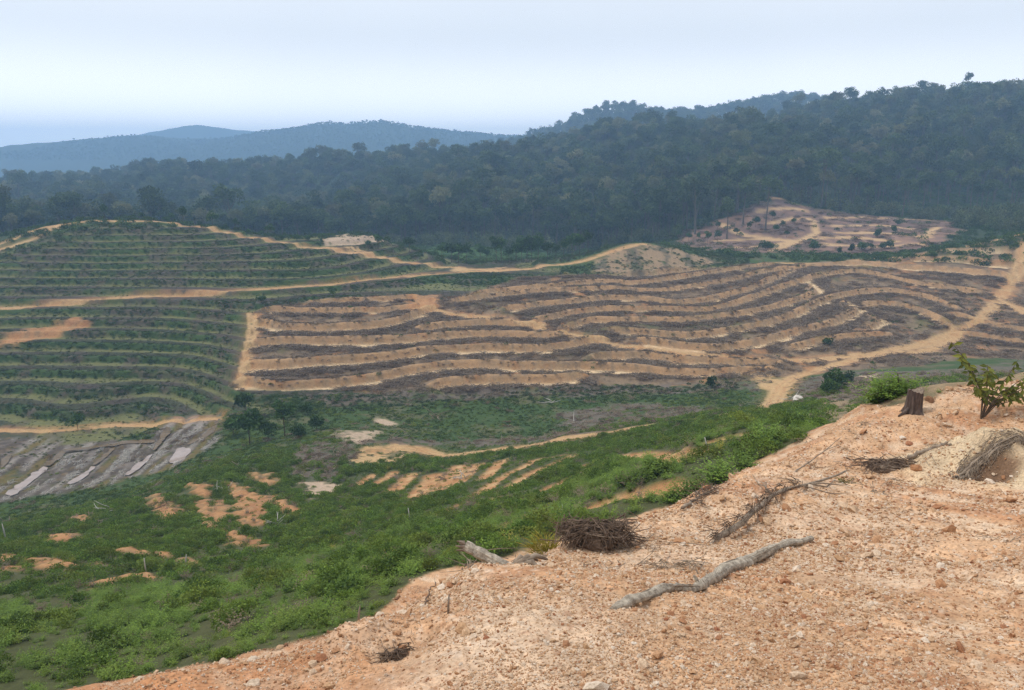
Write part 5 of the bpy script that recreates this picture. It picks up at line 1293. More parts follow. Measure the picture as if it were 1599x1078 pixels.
# scrub on the right flank and the green clearing behind the saddle
bigtuft = [leafy_clump(1.9, 1.7, 120, .55, 'shrub') for _ in range(4)]
x, y = sector_points(296, 560, 3.0, -.70, .74)
rr, aa = np.hypot(x, y), np.arctan2(x, y)
st = np.interp(aa, [-.74, -.45, -.25, -.12, 0.0, .10, .2, .3, .45, .55, .74], [430, 430, 425, 425, 420, 402, 388, 402, 408, 405, 390])
p = np.where(rr < st + 45, .75, 0) + sstep(.38, .46, aa) * .9
p = np.clip(p, 0, 1) * (1 - .93 * A(clearing, x, y)) * (1 - np.clip(A(road, x, y), 0, 1)) * (1 - .85 * A(patch[3], x, y))
gcl = A(green_clearing, x, y)
m = rng.uniform(0, 1, len(x)) < p
x, y, gcl = x[m], y[m], gcl[m]
s = rng.uniform(.5, 1.25, len(x))
scatter('scrub_vegetation', 'green scrub behind the ridge and on the far flank', bigtuft, x, y, np.stack([s, s, s * (.8 - .35 * gcl)], -1), rng.uniform(0, .25, len(x)), .1, .1)

# gravel stones too small to count
peb = [pebble(0, .6, k) for k in range(4)]
for p_ in peb:
    p_.materials.append(M['pebble'])
k = 330000
r = np.exp(rng.uniform(math.log(3.0), math.log(26), k))
t = rng.uniform(-.70, .70, k)
x, y = r * np.sin(t), r * np.cos(t)
nn = fbm(x / .8, y / .8, 3, 231)
x, y = keep(x, y, (A(gravel, x, y) > .12) * np.clip(.62 + 1.1 * nn, .12, 1))
r = np.hypot(x, y)
s = np.exp(rng.normal(math.log(.0068), .48, len(x))) * np.clip(r / 6, .8, 2.2)
s = np.where(rng.uniform(0, 1, len(s)) < .02, s * rng.uniform(1.8, 3.5, len(s)), np.minimum(s, .04))
scatter('gravel', 'loose rusty and cream gravel covering the bare spur', peb, x, y, s, None, 0, .5, zoff=s * .25)

# clods and crumbs broken off along the rim of the spur
k = 60000
r = np.exp(rng.uniform(math.log(4.0), math.log(28), k))
t = rng.uniform(-.66, .70, k)
x, y = r * np.sin(t), r * np.cos(t)
gvv = A(gravel, x, y)
x, y = keep(x, y, ((gvv > .12) & (gvv < .9)) * .55)
r = np.hypot(x, y)
s = np.exp(rng.normal(math.log(.022), .6, len(x))) * np.clip(r / 8, .8, 1.8)
clods = [pebble(1, .8, 60 + q) for q in range(4)]
M['clod'] = stone_material('earth_clod', [(0.0, (.20, .105, .06)), (.5, (.36, .20, .105)), (1.0, (.50, .34, .21))])
for p_ in clods:
    p_.materials.append(M['clod'])
scatter('rubble', 'crumbled red earth clods along the rim of the gravel spur', clods, x, y, np.minimum(s, .12), None, 0, .5, zoff=np.minimum(s, .12) * .2)
# dead grass bits and twigs lying about on the gravel
litter = [stick_pile(9, .35, .004, 'grey_root', 10, .14, .03, 'dry', .05) for _ in range(4)]
k = 1500
r = np.exp(rng.uniform(math.log(5.0), math.log(27), k))
t = rng.uniform(-.5, .70, k)
x, y = r * np.sin(t), r * np.cos(t)
nn = fbm(x / 2.2, y / 2.2, 3, 233)
x, y = keep(x, y, (A(gravel, x, y) > .6) * np.clip(-.05 + 1.2 * nn, 0, 1) * sstep(5, 11, np.hypot(x, y)))
scatter('twig_litter', 'small dead twigs and leaf bits strewn over the upper gravel', litter, x, y, rng.uniform(.6, 1.6, len(x)), rng.uniform(0, .6, len(x)), 0, .1)

# ---------------------------------------------------------------- single things
def thing(name, label, cat, loc, rz=0.0, group=None, scale=1.0):
    o = bpy.data.objects.new(name, None)
    o.empty_display_size = .2
    COL.objects.link(o)
    o.location = loc
    o.rotation_euler = (0, 0, rz)
    o.scale = (scale, scale, scale) if not isinstance(scale, tuple) else scale
    o['label'] = label
    o['category'] = cat
    if group:
        o['group'] = group
    return o

def part(name, me, parent, label=None):
    o = bpy.data.objects.new(name, me)
    COL.objects.link(o)
    o.parent = parent
    if label:
        o['label'] = label
    return o

def solo(name, me, label, cat, loc=(0, 0, 0), rz=0.0, scale=1.0, group=None):
    o = bpy.data.objects.new(name, me)
    COL.objects.link(o)
    o.location = loc
    o.rotation_euler = (0, 0, rz)
    o.scale = (scale, scale, scale) if not isinstance(scale, tuple) else scale
    o['label'] = label
    o['category'] = cat
    if group:
        o['group'] = group
    return o

def place_tree(name, label, variant, x, y, scale, group, cat='tree', sink=.2, z=None):
    t = thing(name, label, cat, (x, y, (gz(x, y) if z is None else z) - sink), random.uniform(0, 6.28), group, scale)
    part('trunk', variant[0], t)
    part('crown', variant[1], t)
    return t

# the forest edge, tree by tree
for i in np.where(front)[0]:
    where_ = 'behind the left hill' if fa[i] < -.17 else 'behind the green clearing past the saddle' if fa[i] < .12 else 'above the far brown clearing' if fa[i] < .50 else 'above the scrub beside the far brown clearing'
    place_tree('forest_tree', 'tall front-row forest tree ' + where_, VARS[fwhich[i]], fx[i], fy[i], fs[i], 'front row of the forest ' + where_, z=fz[i])

SMALL = [tree_meshes(random.uniform(5.5, 8), random.uniform(1.7, 2.4), random.uniform(3.6, 4.8), 9, 46, .55, .10, 'shrub', .35, 'stem') for _ in range(4)]
BUSH = [tree_meshes(random.uniform(2.2, 3.0), random.uniform(1.3, 1.7), random.uniform(1.9, 2.4), 9, 60, .30, .05, 'shrub', .2, 'stem') for _ in range(4)]
for i, (x, y) in enumerate(SPOTS['ridge_trees']):
    place_tree('ridge_tree', 'small dark tree just behind the crest track of the left hill', random.choice(SMALL + BUSH), x, y + 1.5, random.uniform(.55, 1.0), 'trees along the left crest')
for i, (x, y) in enumerate(SPOTS['saddle_trees']):
    place_tree('saddle_tree', 'slender dark tree in the clump behind the saddle track', random.choice(SMALL), x, y, random.uniform(.85, 1.45), 'clump behind the saddle')
for i, (x, y) in enumerate(SPOTS['clear_trees']):
    place_tree('clearing_tree', 'thin tree left standing at the edge of the far brown clearing', random.choice(SMALL + VARS[:3]), x, y, random.uniform(.6, 1.0) if True else 1, 'trees left around the far clearing')
for i, (x, y) in enumerate(SPOTS['clear_bushes']):
    place_tree('clearing_bush', 'round green bush on the near side of the far brown clearing', random.choice(BUSH), x, y, random.uniform(1.0, 2.0), 'bushes by the far clearing', 'bush')
for i, (x, y) in enumerate(SPOTS['grove']):
    place_tree('grove_tree', 'leafy small tree in the clump beside the wet mud', random.choice(SMALL + BUSH + BUSH), x, y, random.uniform(.9, 1.3), 'clump beside the mud', 'tree')
LB = ['lone dark bush beside the track above the wet mud', 'green bush at the foot of the bare terraces near the road', 'small bush among the bare terraces below the far road', 'green bush above the terraced rows left of the red junction', 'green bush at the top of the bare strip between both hillsides']
for lb, (x, y) in zip(LB, SPOTS['lone_bush']):
    place_tree('lone_bush', lb, random.choice(BUSH), x, y, random.uniform(.9, 1.4), None, 'bush')
for i, (x, y) in enumerate(SPOTS['valley_bush']):
    place_tree('valley_bush', 'dark green bush on the valley floor beyond the stump', BUSH[i], x, y, random.uniform(1.0, 1.4), 'bushes beyond the stump', 'bush')
NEARB = [fern_clump(70, 12, .75, .11, 'fern') for _ in range(4)]
STEM = []
for k in range(4):
    g = Geo()
    for q in range(7):
        d = rnd_dir(.5, 1)
        tube(g, [(0, 0, -.1), d * .25, d * .55 + Vector((0, 0, .1))], [.014, .010, .004], 5, 0, False)
    STEM.append(g.mesh('stems', ['stem'], True))
def near_bush(name, label, x, y, s, group=None):
    t = thing(name, label, 'bush', (x, y, gz(x, y) - .04), random.uniform(0, 6), group, s)
    k = random.randrange(4)
    part('stems', STEM[k], t)
    part('foliage', NEARB[k], t)
for i, (x, y) in enumerate(SPOTS['near_shrubs']):
    near_bush('edge_shrub', 'rounded bright green shrub just below the gravel edge', x, y, random.uniform(1.0, 1.8), 'shrubs below the gravel edge')
for i, (x, y) in enumerate(SPOTS['rim_shrub']):
    near_bush('rim_shrub', 'grassy green shrub on the rim beside the dark stump', x, y, random.uniform(.7, 1.1), 'shrubs beside the stump')

# --- weathered log
def ground_line(pts, lift):
    return [Vector((x, y, gz(x, y) + lift)) for x, y in pts]
def drape(pts, k, lift):
    P_ = resample([Vector((x, y, 0)) for x, y in pts], k)
    z = np.array([gz(p.x, p.y) for p in P_])
    zs = np.convolve(np.pad(z, 4, mode='edge'), np.ones(9) / 9, 'valid')
    zs = zs + max(0.0, float(np.percentile(z - zs, 80)))
    return [Vector((p.x, p.y, a + lift)) for p, a in zip(P_, zs)]
def resample(pts, k):
    pts = [Vector(p) for p in pts]
    L = [0]
    for a, b in zip(pts, pts[1:]):
        L.append(L[-1] + (b - a).length)
    out = []
    for i in range(k):
        s = L[-1] * i / (k - 1)
        j = max(0, min(len(pts) - 2, int(np.searchsorted(L, s, 'right')) - 1))
        f = (s - L[j]) / max(1e-6, L[j + 1] - L[j])
        out.append(pts[j].lerp(pts[j + 1], f))
    return out

pts = drape(SPOTS['log'], 70, .02)
g = Geo()
o0 = pts[len(pts) // 2].copy()
rad = [.046 + .004 * math.sin(i * .31) + .026 * math.exp(-((i - 46) / 15) ** 2) + .006 * math.sin(i * .83) - .02 * math.exp(-i / 4) - .018 * math.exp(-(69 - i) / 4) - .012 * math.exp(-((i - 20) / 4) ** 2) for i in range(70)]
loc = [p - o0 + Vector((0, 0, rad[i] * .35)) + Vector((random.gauss(0, .004), random.gauss(0, .004), random.gauss(0, .004))) for i, p in enumerate(pts)]
tube(g, loc, rad, 26, .035, True, squash=.85, groove=.13)
log = thing('weathered_log', 'long grey weathered log lying on the gravel slope', 'log', o0)
part('trunk', g.mesh('log_trunk', ['log'], True), log)
g = Geo()
p = loc[24]
tube(g, [p, p + Vector((-.03, .02, .07)), p + Vector((-.05, .02, .10))], [.022, .018, .012], 7, .1)
part('branch_stub', g.mesh('log_stub', ['log'], True), log)
g = Geo()
p = loc[52]
tube(g, [p, p + Vector((.02, .05, .07))], [.02, .012], 7, .1)
part('branch_stub', g.mesh('log_stub', ['log'], True), log)
g = Geo()
for q in range(26):
    i = random.randrange(1, 58)
    a, b = loc[i], loc[i + random.randint(4, 9)]
    nrm = Vector((random.uniform(-.6, .6), random.uniform(-1, .2), random.uniform(.2, 1))).normalized()
    tube(g, [a + nrm * rad[i] * .98, (a + b) / 2 + nrm * rad[i] * 1.04, b + nrm * rad[i] * .98], [.002, .006, .002], 4, 0, False)
part('bark_splinter', g.mesh('log_splinters', ['grey_root'], True), log)

# --- stump on the rim
sx, sy = SPOTS['stump'][0]
st = thing('tree_stump', 'dark charred tree stump standing on the rim of the gravel spur', 'stump', (sx, sy, gz(sx, sy)), 0, None, .86)
g = Geo()
S_R, S_H = .22, .68
ring = 26
prof = [(-.10, 1.45), (.03, 1.22), (.15, 1.06), (.35, .98), (.55, .95), (.655, .95)]
flute = [1 + .10 * math.sin(3 * k * 2 * math.pi / ring + .5) + random.uniform(-.10, .07) for k in range(ring)]
vs, fs_ = [], []
for z, m_ in prof:
    for k in range(ring):
        a = 2 * math.pi * k / ring
        rr_ = S_R * (1 + (m_ - 1) * (1.3 if flute[k] > 1.03 else .7)) * flute[k]
        vs.append((rr_ * math.cos(a), rr_ * math.sin(a), z + ((.05 * math.sin(a * 2 + 1) + random.uniform(-.03, .05)) if z > .6 else 0)))
for i in range(len(prof) - 1):
    for k in range(ring):
        k2 = (k + 1) % ring
        fs_.append((i * ring + k, i * ring + k2, (i + 1) * ring + k2, (i + 1) * ring + k))
g.add(vs, fs_)
part('trunk', g.mesh('stump_trunk', ['stump']), st)
g = Geo()
top = [(v[0] * .985, v[1] * .985, v[2] - .004) for v in vs[-ring:]]
g.add(top + [(0, 0, .645)], [(k, (k + 1) % ring, ring) for k in range(ring)])
part('cut_top', g.mesh('stump_top', ['cut']), st)
for a in (.3, 1.9, 3.4, 5.0):
    g = Geo()
    d = Vector((math.cos(a), math.sin(a), 0))
    tube(g, [d * .16 + Vector((0, 0, .12)), d * .30 + Vector((0, 0, .02)), d * .52 + Vector((0, 0, -.08))], [.07, .055, .02], 7, .1)
    part('root', g.mesh('stump_root', ['stump'], True), st)

# --- tangles of dead roots
def root_tangle(name, label, x, y, w, h, strands, mat, rz=0, thick=.009, stretch=1.6, lift=0.0, twigs=5):
    t = thing(name, label, 'roots', (x, y, gz(x, y) + lift), rz)
    g = Geo()                                           # matted heart of soil and fibre
    bm = bmesh.new()
    bmesh.ops.create_icosphere(bm, subdivisions=4, radius=1)
    for v in bm.verts:
        c = v.co
        k = 1 + .22 * float(fbm(np.array([c.x * 2.2 + x]), np.array([c.y * 2.2 + c.z * 3.1 + y]), 4, 240)[0]) + random.uniform(-.03, .03)
        v.co = Vector((c.x * w * .40 * stretch * .6 * k, c.y * w * .32 * k, max(-.12, c.z) * h * .62 * k))
    g.add([v.co.copy() for v in bm.verts], [tuple(v.index for v in f.verts) for f in bm.faces])
    bm.free()
    part('root_ball', g.mesh('root_ball', [mat], True), t)
    g = Geo()
    for q in range(strands):
        a = random.uniform(0, 2 * math.pi)
        e = Vector((random.uniform(-1, 1) * w * .36 * stretch, math.sin(a) * w * .42 * random.uniform(.4, 1.0), 0))
        topz = h * random.uniform(.45, 1.0)
        p0 = Vector((e.x * .35 + random.gauss(0, .06 * w), e.y * .3, topz))
        p1 = Vector((e.x * .95, e.y * .95, topz * random.uniform(.62, .95)))
        p2 = Vector((e.x * random.uniform(1.0, 1.25), e.y * random.uniform(1.0, 1.25), random.uniform(-.03, .12) * h))
        if q % 5 < 2:           # strays that lie across the heap
            c0 = Vector((random.uniform(-.42, .42) * w * stretch, random.gauss(0, .16) * w, h * random.uniform(.1, .95)))
            dd = rnd_dir(-.35, .35) * w * random.uniform(.15, .4)
            p0, p1, p2 = c0 - dd, c0 + rnd_dir() * .03, c0 + dd
            p0.z, p2.z = max(p0.z, 0), max(p2.z, 0)
        r0 = thick * random.uniform(.5, 1.5)
        mid = (p1 + p2) / 2 + Vector((random.gauss(0, .03), random.gauss(0, .03), random.gauss(0, .03))) * w
        tube(g, [p0, p1, mid, p2], [r0, r0 * .9, r0 * .7, r0 * .3], 4, 0, False)
    part('root_strands', g.mesh('root_strands', [mat], True), t)
    for q in range(twigs):
        g = Geo()
        a = random.uniform(-.5, .5) + (math.pi if q % 2 else 0)
        p0 = Vector((random.gauss(0, .1) * w, -w * .3 * random.random(), h * random.uniform(.2, .7)))
        d = Vector((math.cos(a), -abs(math.sin(a)) * .7, random.uniform(-.25, .15)))
        L = w * random.uniform(.5, .9)
        tube(g, [p0 - d * L * .3, p0 + d * L * .2 + rnd_dir() * .03, p0 + d * L * .7], [thick * 2, thick * 1.7, thick * .8], 5, .1)
        part('twig', g.mesh('twig', ['grey_root'], True), t)
    return t

x, y = SPOTS['root_clump'][0]
root_tangle('root_clump', 'dense dark tangle of dead roots at the gravel edge', x + .02, y + .12, .66, .29, 560, 'root', -.1, .006, 1.9, twigs=8)
x, y = SPOTS['root_clump_b'][0]
root_tangle('root_heap', 'low dark root heap right behind the dense root tangle', x, y, .7, .16, 90, 'root', .5, .006, 1.9, twigs=3)
x, y = SPOTS['root_d'][1]
root_tangle('root_knot', 'dark gnarled root knot beside a half-buried plank on the gravel', x, y, .8, .20, 120, 'root', .1, .008, 2.0, twigs=4)
x, y = SPOTS['dark_hollow'][0]
root_tangle('buried_root', 'dark matted root half sunk in the red lower edge of the gravel', x, y, .34, .10, 90, 'root', .6, .004, 1.6, -.02, twigs=3)

def snag(name, label, pts, r0, r1, mat, forks=3, lift=.03, parts_name='trunk', cat='branch'):
    P_ = drape(pts, 14, lift)
    o0 = P_[0].copy()
    P_ = [p - o0 + Vector((random.gauss(0, .012), random.gauss(0, .012), abs(random.gauss(0, .02)))) for p in P_]
    t = thing(name, label, cat, o0)
    g = Geo()
    tube(g, P_, [r0 + (r1 - r0) * i / 13 for i in range(14)], 8, .14, True)
    part('limb', g.mesh('limb', [mat], True), t)
    for q in range(forks):
        i = random.randint(3, 11)
        d = (P_[i + 1] - P_[i - 1]).normalized()
        s = Vector((-d.y, d.x, 0)) * random.choice((-1, 1))
        L = random.uniform(.18, .5) * (P_[-1] - P_[0]).length * .5
        g = Geo()
        e = P_[i] + d * L * .6 + s * L * .6 + Vector((0, 0, random.uniform(.02, .12)))
        e.z = max(e.z, gz(e.x + o0.x, e.y + o0.y) - o0.z + .01)
        tube(g, [P_[i], P_[i].lerp(e, .35) + rnd_dir() * L * .12, P_[i].lerp(e, .7) + rnd_dir() * L * .12, e], [r1 * 1.1, r1 * .8, r1 * .6, r1 * .25], 5, .1)
        part('twig', g.mesh('twig', [mat], True), t)
    return t, P_, o0

t, P_, o0 = snag('driftwood_root', 'grey bent root with shaggy bark lying above the long log', SPOTS['driftroot'], .05, .016, 'grey_root', 6)
g = Geo()
for q in range(230):
    i = random.randint(0, 8)
    p = P_[i] + Vector((random.gauss(0, .05), random.gauss(.03, .06), random.uniform(-.02, .12)))
    d = (P_[i + 1] - P_[max(0, i - 1)]).normalized() + rnd_dir() * .5
    L = random.uniform(.1, .32)
    e = p - d * L
    e.z = max(e.z, gz(e.x + o0.x, e.y + o0.y) - o0.z)
    tube(g, [p, (p + e) / 2 + rnd_dir() * .02, e], [.006, .005, .002], 4, 0, False)
part('bark_fibres', g.mesh('bark_fibres', ['root'], True), t)
t, P_, o0 = snag('splayed_root', 'small splayed dead root on the upper gravel edge', SPOTS['root_c'], .03, .01, 'grey_root', 6)
g = Geo()
for q in range(70):
    i = random.randint(5, 12)
    p = P_[i] + Vector((random.gauss(0, .08), random.gauss(0, .08), random.uniform(0, .06)))
    d = rnd_dir(-.1, .3)
    tube(g, [p, p + d * .12, p + d * .25], [.007, .005, .002], 4, 0, False)
part('root_strands', g.mesh('root_strands', ['root'], True), t)
snag('thin_branch', 'thin pale dead branch on the gravel below the stump', SPOTS['branch_e'], .018, .008, 'grey_root', 3)
snag('half_buried_plank', 'flat grey half-buried branch in front of the earth mound', SPOTS['plank'], .05, .045, 'grey_root', 1, .01)
snag('edge_twig', 'short thin twig on the pale patch near the gravel edge', SPOTS['twig_a'], .008, .004, 'root', 1, .02)

# --- broken trunk jutting from the edge
x, y = SPOTS['broken_trunk'][0]
t = thing('broken_trunk', 'broken hollow trunk piece jutting out over the gravel edge', 'log', (x, y, gz(x, y)))
g = Geo()
N_ = 12
ax = [Vector((.16, -.05, -.02)) + Vector((-.52, .10, .235)) * (i / (N_ - 1)) for i in range(N_)]
tube(g, ax, [.085 - .02 * i / N_ + random.uniform(-.006, .006) for i in range(N_)], 20, .05, True, squash=.8, groove=.16)
part('trunk', g.mesh('broken_body', ['log']), t)
g = Geo()
for q in range(9):
    a = q * .7
    p = ax[-1] + Vector((0, math.cos(a) * .04, math.sin(a) * .04))
    tube(g, [p, p + Vector((-random.uniform(.03, .10), random.gauss(0, .01), random.uniform(.0, .05)))], [.018, .004], 5, .1)
part('splinters', g.mesh('splinters', ['cut']), t)
g = Geo()
for q in range(5):
    a = random.uniform(-1, 1)
    tube(g, [Vector((.15, 0, .02)), Vector((.22 + .04 * q, a * .12, .10)), Vector((.30 + .05 * q, a * .25, .02))], [.035, .03, .012], 6, .12)
part('root_stub', g.mesh('root_stub', ['grey_root'], True), t)

# --- root-bound earth mound on the right: roots over the heap
x, y = SPOTS['mound'][0]
t = thing('overturned_root_plate', 'pale earth mound with exposed roots arching over its dark hollow', 'roots', (x, y, gz(x, y)))
zc = gz(x, y)
def on_mound(px, py, lift=.02):
    return Vector((px - x, py - y, gz(px, py) - zc + lift))
def lip(s):          # the torn rim of the root plate, from its left foot over the hollow to the right foot
    return x - 1.15 + 2.3 * s, y - 1.0 + .62 * math.sin(math.pi * min(1, s * 1.05)) ** .8
for q in range(4):
    g = Geo()
    s0, s1 = random.uniform(0, .2), random.uniform(.6, 1)
    off = random.gauss(0, .08)
    line_ = []
    for s in np.linspace(s0, s1, 14):
        px, py = lip(s)
        line_.append(on_mound(px, py + off + random.gauss(0, .015), .02 + random.uniform(0, .02)))
    r0 = random.uniform(.016, .03)
    tube(g, line_, [r0 * (1 - .7 * i / 13) for i in range(14)], 7, .18)
    part('arching_root', g.mesh('arching_root', ['grey_root'], True), t)
g = Geo()
for q in range(260):
    s = random.uniform(0, .92)
    off = random.gauss(.02, .11)
    line_ = []
    for k in range(4):
        px, py = lip(min(1, s + .03 * k * random.uniform(.4, 1.6)))
        line_.append(on_mound(px + random.gauss(0, .015), py + off + random.gauss(0, .02), .012 + random.uniform(0, .045)))
    tube(g, line_, [.006, .0055, .004, .002], 4, 0, False)
for q in range(160):
    s = random.uniform(.15, .85)
    px, py = lip(s)
    p0 = on_mound(px, py + random.gauss(0, .04), .03)
    d = Vector((random.gauss(0, .35), -1, -.6)).normalized() * random.uniform(.08, .26)
    e = p0 + d
    e.z = max(e.z, gz(px + d.x, py + d.y) - zc + .005)
    tube(g, [p0, (p0 + e) / 2 + Vector((0, 0, .02)), e], [.005, .004, .002], 4, 0, False)
part('root_strands', g.mesh('root_strands', ['grey_root'], True), t)
g = Geo()
for q in range(60):
    px, py = x + random.gauss(-1.4, .5), y + random.gauss(.6, .4)
    p0 = on_mound(px, py, .02)
    d = rnd_dir(-.05, .25) * random.uniform(.15, .45)
    tube(g, [p0 - d * .5, p0 + Vector((0, 0, .03)), p0 + d * .5], [.006, .006, .003], 4, 0, False)
part('twigs', g.mesh('twigs', ['grey_root'], True), t)

# --- sapling at the right edge
x, y = SPOTS['sapling'][0]
t = thing('leafy_sapling', 'leafy sapling with drooping yellow-green leaves behind the earth mound', 'sapling', (x + .02, y, gz(x + .02, y)), 0, None, 1.35)
g, gl = Geo(), Geo()
px_m = y / 1200.0 * 1.0         # metres per photo pixel at that distance
base = Vector((0, 0, -.05))
tips = [(-.62, 1.35), (-.35, 1.12), (-.1, 1.0), (.25, .82), (.55, 1.05), (.85, .95), (1.05, .75), (1.25, .55), (.95, .40), (.4, .45), (-.25, .62), (.7, .62), (1.1, 1.0), (1.4, .85), (-.5, 1.1)]
for tx, tz in tips:
    ty = random.uniform(-.25, .35)
    b = Vector((.05 + tx * .12, ty * .1, .12 + tz * .22))
    e = Vector((tx, ty, tz))
    mid = (b + e) / 2 + Vector((random.gauss(0, .05), random.gauss(0, .05), .08))
    tube(g, [base, b, mid, e], [.010, .008, .006, .003], 5, .05, False)
    for q in range(20):
        s = random.uniform(.15, 1.0)
        p = (b.lerp(mid, s * 2) if s < .5 else mid.lerp(e, s * 2 - 1))
        d = Vector((random.gauss(0, .6), random.gauss(0, .6), random.uniform(-1.1, .1)))
        Lf = random.uniform(.09, .19)
        leaf(gl, p, d, (0, -1, .5), Lf, Lf * .42, random.random(), fold=.18)
part('stem', g.mesh('sapling_stem', ['stem'], True), t)
part('foliage', gl.mesh('sapling_foliage', ['sapling']), t)

# --- yellow grass by the root tangle, dry curled frond at the lower edge
def grass_tuft(name, label, x, y, mat, blades, length, s=1.0):
    g = Geo()
    for q in range(blades):
        d = rnd_dir(.35, .95)
        p = Vector((random.gauss(0, .08), random.gauss(0, .08), 0))
        L = length * random.uniform(.5, 1.1)
        leaf(g, p, d, rnd_dir(0, 1), L, .014, random.random())
        leaf(g, p + d * L * .6, Vector((d.x, d.y, d.z * .2)), rnd_dir(0, 1), L * .6, .01, random.random())
    solo(name, g.mesh(name, [mat]), label, 'grass', (x, y, gz(x, y) - .01), 0, s)
x, y = SPOTS['root_clump'][0]
grass_tuft('yellow_grass_tuft', 'yellowing grass tuft left of the dense root tangle', x - .62, y + .45, 'yellow', 170, .34)
x, y = SPOTS['driftroot'][-1]
grass_tuft('small_grass_tuft', 'small green grass tuft at the far end of the bent root', x - .12, y - .25, 'sapling', 60, .14)

# --- stones one can pick out
SM = [pebble(2, .62, 20 + k) for k in range(5)]
for k, p_ in enumerate(SM):
    p_.polygons.foreach_set('use_smooth', np.zeros(len(p_.polygons), bool))
def stone_copy(mat):
    out = []
    for p_ in SM:
        q = p_.copy()
        q.materials.clear()
        q.materials.append(M[mat])
        out.append(q)
    return out
PALE, RED, WHITE = stone_copy('pale_stone'), stone_copy('red_stone'), stone_copy('white_rock')
for i, (x, y) in enumerate(SPOTS['stones']):
    red = i % 4 == 3
    s = random.uniform(.018, .034) * (y / 6.0)
    solo('stone', random.choice(RED if red else PALE), 'rusty red stone among the gravel' if red else 'pale cream stone larger than the gravel around it', 'stone',
         (x, y, gz(x, y) + s * .22), random.uniform(0, 6), s, 'rusty stones on the gravel' if red else 'pale stones on the gravel')
for i, (x, y) in enumerate(SPOTS['edge_stones']):
    s = random.uniform(.03, .055)
    solo('edge_stone', random.choice(PALE), 'pale stone lying along the lower edge of the gravel', 'stone', (x, y, gz(x, y) + s * .2), random.uniform(0, 6), s, 'stones along the gravel edge')
WR = ['white boulder among the green below the bare rows', 'white boulder by the road end at the foot of the terraces', 'smaller white boulder by the road end, nearer the gravel']
for i, (x, y) in enumerate(SPOTS['white_rock']):
    solo('boulder', WHITE[i], WR[i], 'boulder', (x, y, gz(x, y) + .1), i, [.55, .8, .6][i])

# --- stakes and dead snags standing in the green
SK = ['grey upright dead stake beside a bare patch in the undergrowth', 'thin stake standing by the white boulder', 'pale leaning stake on the red heaps of the near slope', 'short pale stake left of the leaning stake', 'thin twig standing up at the gravel edge', 'bare twig leaning out of the undergrowth at the gravel edge', 'pale stake at the far left of the near slope', 'thin dead stake on the upper green slope']
for lb, (x, y) in zip(SK, SPOTS['stakes']):
    g = Geo()
    hgt = .020 * math.hypot(x, y) if y > 20 else .16
    ln = random.gauss(0, .12)
    tube(g, [(0, 0, -.1), (ln * hgt * .5, 0, hgt * .55), (ln * hgt, .02, hgt)], [.0010 * y + .006, .0009 * y + .005, .0005 * y + .003], 6, .1)
    solo('dead_stake', g.mesh('dead_stake', ['white_wood' if y > 20 else 'grey_root'], True), lb, 'stake', (x, y, gz(x, y)))
for i, (x, y) in enumerate(SPOTS['deadwood']):
    g = Geo()
    s = y / 80.0
    for q in range(random.randint(4, 8)):
        d = rnd_dir(-.05, .75)
        L = random.uniform(.6, 1.8) * s
        p = Vector((random.gauss(0, .3), random.gauss(0, .3), .15)) * s
        tube(g, [p, p + d * L * .5 + rnd_dir() * .08 * s, p + d * L], [.05 * s, .035 * s, .012 * s], 5, .1)
    solo('dead_snag', g.mesh('dead_snag', ['white_wood' if i % 3 == 0 else 'grey_root'], True), 'grey dead branch heap sticking up out of the green cover', 'branches', (x, y, gz(x, y)), random.uniform(0, 6), 1.0, 'dead branches in the green')

# ---------------------------------------------------------------- tell the members of each row apart by their place in it
ORD = ['leftmost', 'second', 'third', 'fourth', 'fifth', 'sixth', 'seventh', 'eighth', 'ninth', 'tenth', 'eleventh', 'twelfth', 'thirteenth', 'fourteenth', 'fifteenth', 'sixteenth', 'seventeenth', 'eighteenth', 'nineteenth', 'twentieth', 'twenty-first', 'twenty-second']
def by_place(stem_name, phrase):
    os__ = [o for o in COL.objects if o.parent is None and o.get('category') and o.name.split('.')[0] == stem_name]
    groups_ = {}
    for o in os__:
        groups_.setdefault(o.get('group'), []).append(o)
    for gname, members in groups_.items():
        members.sort(key=lambda o: math.atan2(o.location.x, o.location.y))
        for i, o in enumerate(members):
            ph = phrase[gname] if isinstance(phrase, dict) else phrase
            o['label'] = ('leftmost of ' if i == 0 else 'rightmost of ' if i == len(members) - 1 else ORD[i] + ' from left of ') + ph
by_place('ridge_tree', 'the small dark trees behind the crest track')
by_place('saddle_tree', 'the slender dark trees behind the saddle track')
by_place('clearing_tree', 'the thin trees left standing around the far brown clearing')
by_place('clearing_bush', 'the round green bushes by the far brown clearing')
by_place('grove_tree', 'the leafy small trees clumped beside the wet mud')
by_place('valley_bush', 'the dark green bushes on the valley floor beyond the stump')
by_place('edge_shrub', 'the bright green shrubs just below the gravel edge')
by_place('rim_shrub', 'the grassy green shrubs beside the dark stump')
by_place('stone', {'rusty stones on the gravel': 'the rusty red stones among the gravel', 'pale stones on the gravel': 'the larger pale cream stones lying on the gravel'})
by_place('edge_stone', 'the pale stones along the lower edge of the gravel')
by_place('dead_snag', 'the grey dead branch heaps sticking out of the green')

